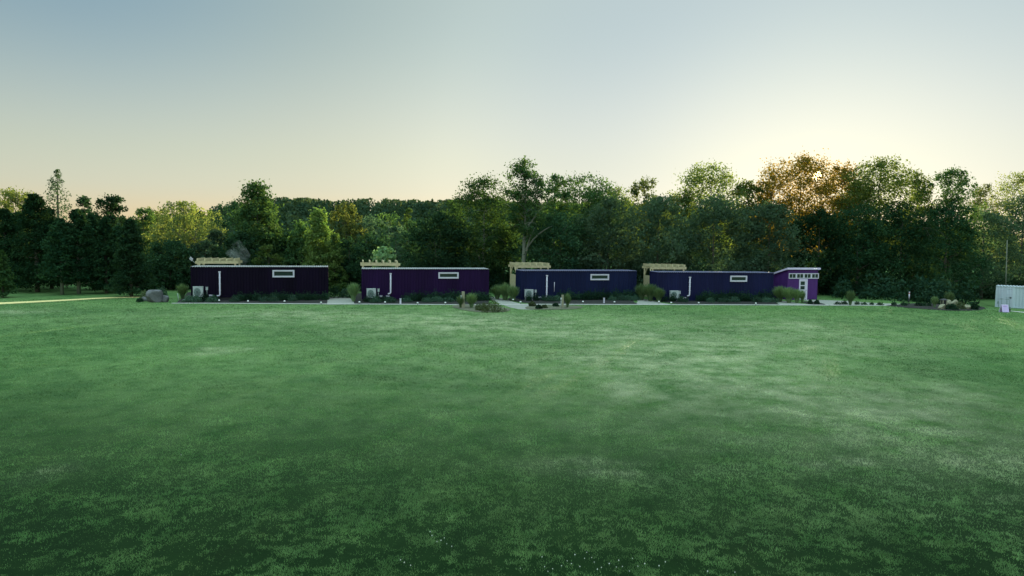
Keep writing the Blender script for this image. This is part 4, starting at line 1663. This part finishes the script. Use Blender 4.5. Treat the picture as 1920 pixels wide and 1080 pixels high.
# ------------------------------------------------------------------ path lights
pl0 = None
ORD = ['first', 'second', 'third', 'fourth', 'fifth', 'sixth', 'seventh', 'eighth']
PLS = [[(345, 562.5), (411, 563.2), (465, 564.5), (533.5, 564.6), (602, 567.3)],
       [(674, 566.3), (722, 566.5), (783, 568), (835, 567.5)],
       [(962, 561.5), (976, 566), (1093, 565.4), (1152, 566)],
       [(1235.5, 565.3), (1258.5, 567.4), (1310, 567.5), (1417, 568.5)]]
for i, row in enumerate(PLS):
    for k, (px, py) in enumerate(row):
        g = ground(px, py + 4.2)
        lab = '%s from left of the white path lights before the %s cabin' % (ORD[k], CAB[i]['which'])
        if pl0 is None:
            pl0 = thing('path_light', lab, 'path light', (0, 0, 0), 0, 'white path lights in the beds')
            MB().tube([(0, 0, 0), (0, 0, .17)], .02, 6).build('stem', M['dark'], pl0)
            MB().tube([(0, 0, .17), (0, 0, .20), (0, 0, .25), (0, 0, .275)], [.075, .085, .07, .02], 10).build('cap', M['lamp'], pl0)
            o = pl0
        else:
            o = copy_tree(pl0)
            o['label'] = lab
        o.location = g

# ------------------------------------------------------------------ shrubs and ornamental grasses


def shrub_mesh(name, rx, h, n, size, leaf, seed, upright=False):
    rg = np.random.default_rng(seed)
    d = rg.normal(0, 1, (n, 3))
    d /= np.linalg.norm(d, axis=1, keepdims=True)
    d[:, 2] = np.abs(d[:, 2]) if not upright else d[:, 2] * .5 + .5
    wob = 1 + .22 * np.sin(3 * np.arctan2(d[:, 1], d[:, 0]) + seed) * np.sin(4 * d[:, 2] + seed)
    q = rg.uniform(.15, 1, n) ** .45 * wob
    P = np.stack([d[:, 0] * rx * q, d[:, 1] * rx * q, np.abs(d[:, 2]) * h * q + .03], 1)
    if upright:
        sp = rg.integers(0, 9, n)
        a = sp * 2.4
        P[:, 0] += np.cos(a) * rx * .35
        P[:, 1] += np.sin(a) * rx * .35
        P[:, 2] *= (.75 + .3 * ((sp * 37 % 9) / 8))
    V = leaves(P, size, rg, aspect=.5)
    ti = np.clip(rg.normal(.4, .25, n), 0, 1)
    o = np_mesh(name, V, 4, L[leaf], ti)
    return o


def blade_clump(name, h, r, n, seed, leaf='grassy', wid=.03):
    rg = np.random.default_rng(seed)
    a = rg.uniform(0, 2 * np.pi, n)
    out = rg.uniform(.05, 1, n) ** .7 * r
    hh = h * rg.uniform(.6, 1.08, n) * (1 - .12 * (out / r) ** 2) * rg.uniform(.8, 1.05, n)
    b0 = np.stack([np.cos(a) * out * .18, np.sin(a) * out * .18, np.zeros(n)], 1)
    b1 = np.stack([np.cos(a) * out * .36, np.sin(a) * out * .36, hh * .6], 1)
    b2 = np.stack([np.cos(a) * out, np.sin(a) * out, hh], 1) + rg.normal(0, .03, (n, 3))
    wv = np.stack([-np.sin(a + rg.normal(0, .8, n)), np.cos(a), np.zeros(n)], 1) * wid
    q1 = np.stack([b0 - wv * .8, b0 + wv * .8, b1 + wv, b1 - wv], 1)
    q2 = np.stack([b1 - wv, b1 + wv, b2 + wv * .3, b2 - wv * .3], 1)
    V = np.concatenate([q1, q2]).reshape(-1, 3)
    ti = rg.uniform(.1, 1, n)
    return np_mesh(name, V, 4, L[leaf], np.concatenate([ti, ti]))


PROTO = {}


def put(key, maker, loc, sx, sz, rot, label, cat, group):
    if key not in PROTO:
        PROTO[key] = maker()
        o = PROTO[key]
    else:
        o = link(PROTO[key].copy())
    o.location = loc
    o.scale = (sx, sx, sz)
    o.rotation_euler = (0, 0, rot)
    for k in ('label', 'category', 'group'):
        if k in o:
            del o[k]
    return tag(o, label, cat, group)


rnd = random.Random(4)
GR = [(342, 560, 26, 26, 'ornamental grass clump at the left end of the leftmost cabin'),
      (663, 565.5, 27, 33, 'pale ornamental grass clump at the left end of the second cabin'),
      (932, 561, 30, 24, 'left ornamental grass clump before the board screen of the third cabin'),
      (947, 563, 34, 30, 'middle ornamental grass clump before the board screen of the third cabin'),
      (962, 565, 28, 27, 'right ornamental grass clump before the board screen of the third cabin'),
      (1203, 562.5, 30, 28, 'leftmost ornamental grass clump before the board screen of the rightmost cabin'),
      (1219, 564.5, 34, 30, 'middle ornamental grass clump before the board screen of the rightmost cabin'),
      (1235, 566.5, 30, 25, 'rightmost ornamental grass clump before the board screen of the rightmost cabin'),
      (1462, 566, 34, 27, 'leftmost dark ornamental grass clump before the side wall of the shed'),
      (1479, 568, 34, 27, 'middle ornamental grass clump at the corner of the shed'),
      (1494, 568.5, 24, 25, 'ornamental grass clump just left of the shed door'),
      (1504, 568, 14, 22, 'small pale ornamental grass clump in front of the shed door'),
      (864, 577.5, 20, 22, 'left ornamental grass clump at the foot of the left tap post'),
      (884, 577.5, 26, 26, 'right ornamental grass clump beside the left tap post'),
      (1064, 577, 17, 25, 'single ornamental grass clump beside the right tap post'),
      (1594, 572.5, 19, 26, 'lone ornamental grass clump on the gravel right of the shed'),
      (1752, 577, 15, 20, 'left ornamental grass clump in the rock garden'),
      (1779, 573, 21, 24, 'tall ornamental grass clump behind the boulders of the rock garden')]
for k, (px, py, wpx, hpx, lab) in enumerate(GR):
    g = ground(px, py)
    h = hpx * g.y / 1280
    rr = wpx * g.y / 1280 / 2
    put('grass%d' % (k % 3), (lambda kk=k: blade_clump('ornamental_grass', 1.3, 1.0, 1100, 50 + kk)), g, rr, h / 1.3 * 1.06, rnd.uniform(0, 6), lab, 'ornamental grass', 'ornamental grass clumps')['kind'] = 'thing'

SHR = [  # special shrubs
    (628, 558.5, 26, 22, 'shrub', 'dark bush at the back of the gravel walk, beside the leftmost cabin'),
    (649, 558.5, 24, 18, 'lav', 'grey green bush at the back of the gravel walk, left of the second cabin'),
    (922, 584.5, 50, 19, 'tanshrub', 'low spreading olive shrub at the right end of the left lawn island'),
    (903, 582, 26, 12, 'tanshrub', 'low olive shrub between the post grasses and the spreading shrub'),
    (998, 574.5, 14, 8, 'tanshrub', 'low brownish shrub at the left end of the right lawn island'),
    (1010, 579.5, 12, 7, 'shrub', 'small dark shrub at the lawn side of the right island'),
    (1021, 578, 11, 6, 'tanshrub', 'small olive shrub in the middle of the right lawn island'),
    (1042, 575, 12, 6, 'shrub', 'small dark shrub just left of the right tap post'),
    (1827, 581, 15, 13, 'shrub', 'round dark shrub at the right end of the rock garden'),
    (1799, 580, 20, 13, 'tanshrub', 'dark olive shrub between the boulders of the rock garden'),
    (1784, 581, 22, 11, 'shrub', 'dark shrub before the pale rounded boulders of the rock garden'),
    (271, 561, 18, 15, 'tanshrub', 'dry olive shrub at the left of the largest boulder'),
    (304, 560, 20, 22, 'lav', 'grey green shrub behind the largest boulder'),
    (262, 566, 12, 6, 'shrub', 'low dark shrub at the lawn edge left of the boulders'),
    (1532, 570, 9, 7, 'shrub', 'small dark shrub at the front corner of the shed'),
    (1519, 570, 8, 7, 'shrub', 'small dark shrub under the shed door'),
]
for k, (px, py, wpx, hpx, lf, lab) in enumerate(SHR):
    g = ground(px, py)
    o = shrub_mesh('shrub', wpx * g.y / 1280 / 2, hpx * g.y / 1280, 900, .14, lf, 200 + k)
    o.location = g
    tag(o, lab, 'shrub', 'low shrubs about the lawn edge')

for i, c in enumerate(CAB):
    b, th = c['base'], c['th']
    ex, ey = Vector((math.cos(th), math.sin(th), 0)), Vector((-math.sin(th), math.cos(th), 0))
    # upright shrubs against the wall
    n = [11, 12, 12, 13][i]
    for k in range(n):
        s = 4.2 + (LEN - 4.6) * (k + rnd.uniform(-.25, .25)) / (n - 1)
        p = Vector(b) + ex * s + ey * (-.62 + rnd.uniform(-.12, .12))
        g = h1(p.x, p.y)
        hh = rnd.uniform(.8, 1.15) * [.95, 1.0, 1.05, 1.1][i]
        put('up%d' % (k % 3), (lambda kk=k: shrub_mesh('shrub', .45, 1.0, 700, .13, 'shrub', 300 + kk, True)), (p.x, p.y, g - .02), rnd.uniform(.8, 1.1), hh, rnd.uniform(0, 6),
            'dark upright shrub in the row against the wall of the %s cabin' % c['which'], 'shrub', 'upright shrubs against the %s cabin' % c['which'])
    # dark cone shrubs before the heat pump
    for k, (s, hh) in enumerate(((.5, .72), (1.3, .95), (2.1, .7))):
        p = Vector(b) + ex * s + ey * (-1.0)
        put('con%d' % (k % 2), (lambda kk=k: shrub_mesh('shrub', .42, 1.0, 700, .12, 'shrub', 330 + kk, True)), (p.x, p.y, h1(p.x, p.y) - .02), .8, hh * .9, rnd.uniform(0, 6),
            '%s dark bush before the heat pump of the %s cabin' % (['left', 'middle', 'right'][k], c['which']), 'shrub', 'dark bushes before the heat pumps')
    # low blue green mounds at the front of the bed
    fr = [[.18, .8, 2.1, 4.0, 6.6, 7.4, 9.0], [1.2, 2.6, 4.1, 6.0, 6.9, 8.0, 9.2], [2.5, 3.2, 9.0, 9.9, 10.6, 11.2], [2.3, 4.9, 6.2, 7.4, 9.8, 10.7, 11.5]][i]
    for k, s in enumerate(fr):
        p = Vector(b) + ex * s + ey * (-1.65 + rnd.uniform(-.2, .2))
        put('mound%d' % (k % 3), (lambda kk=k: shrub_mesh('shrub', .55, .5, 620, .11, 'lav', 360 + kk)), (p.x, p.y, h1(p.x, p.y) + .01), rnd.uniform(.8, 1.15), rnd.uniform(.85, 1.2), rnd.uniform(0, 6),
            '%s low blue green mound in the front of the %s cabin bed, counted from left' % (ORD[k], c['which']), 'shrub', 'low mounds in the cabin beds')

# small dark plants along the gravel right of the shed
sx = [1571, 1583, 1607, 1620, 1634, 1650, 1676, 1695, 1722, 1732, 1742]
for k, px in enumerate(sx):
    g = ground(px, 571.5 + max(0, px - 1600) * .022)
    put('dot%d' % (k % 2), (lambda kk=k: shrub_mesh('shrub', .3, .36, 320, .1, 'shrub', 390 + kk)), g, rnd.uniform(.7, 1.2), rnd.uniform(.7, 1.2), rnd.uniform(0, 6),
        'small dark plant in the gravel row between the shed and the rock garden', 'plant', 'small plants in the gravel row')

# ------------------------------------------------------------------ clover flowers near the camera
cf = [(806, 1002), (811, 1010), (820, 1021), (826, 1019), (834, 1014), (838, 1024), (847, 1030), (752, 1056), (757, 1061), (770, 1066), (1016, 1050), (1022, 1068), (1028, 1076),
      (1036, 1072), (1064, 1056), (1072, 1062), (1078, 1047), (1088, 1068), (1096, 1052), (1100, 1040), (1110, 1050), (1114, 1058), (1128, 1069), (1142, 1063), (1155, 1068),
      (1160, 1057), (1168, 1067), (1186, 1052), (1196, 1066), (1208, 1064), (1236, 1068), (1246, 1060), (976, 1070), (1052, 1066), (1120, 1074), (1180, 1075), (340, 857), (1326, 1078), (1378, 1078)]
cl0 = None
for px, py in cf:
    g = ground(px, py)
    if cl0 is None:
        cl0 = thing('clover_flower', 'tiny white clover flower in the turf near the bottom of the picture', 'flower', (0, 0, 0), 0, 'white clover flowers in the lawn')
        MB().tube([(0, 0, 0), (0, 0, .055)], .0025, 5).build('stem', M['stalk'], cl0)
        MB().tube([(0, 0, .053), (0, 0, .058), (0, 0, .068), (0, 0, .076)], [.004, .010, .011, .004], 8).build('head', M['clover'], cl0)
        o = cl0
    else:
        o = copy_tree(cl0)
    o.location = g
    o.rotation_euler = (rnd.uniform(-.2, .2), rnd.uniform(-.2, .2), rnd.uniform(0, 6))
    s = rnd.uniform(.55, .9)
    o.scale = (s, s, s * 1.15)


# ------------------------------------------------------------------ smoke drifting up behind the leftmost cabin
def smoke():
    bm = bmesh.new()
    path = [(452, 503, .5), (456, 494, .7), (455, 484, .9), (447, 474, 1.0), (436, 463, 1.1)]
    rg = random.Random(3)
    mb = MB()
    pts = [at(a, b_, 73.5) for a, b_, r_ in path]
    mb.tube(pts, [p[2] for p in path], 16)
    o = mb.build('smoke', N_smoke())
    tag(o, 'thin grey smoke rising behind the roof of the leftmost cabin', 'smoke', kind='stuff')


def N_smoke():
    N_ = N('smoke')
    v = N_.n('ShaderNodeVolumePrincipled')
    v.inputs['Color'].default_value = (.75, .8, .74, 1)
    tc = N_.n('ShaderNodeTexCoord')
    no = N_.n('ShaderNodeTexNoise', Scale=.9, Detail=4.0)
    N_.l(tc.outputs['Object'], no.inputs['Vector'])
    mr = N_.n('ShaderNodeMapRange')
    mr.inputs[1].default_value = .40
    mr.inputs[2].default_value = .78
    mr.inputs[3].default_value = 0
    mr.inputs[4].default_value = .55
    N_.l(no.outputs['Fac'], mr.inputs[0])
    N_.l(mr.outputs[0], v.inputs['Density'])
    N_.l(v.outputs[0], N_.out.inputs['Volume'])
    return N_.m


smoke()
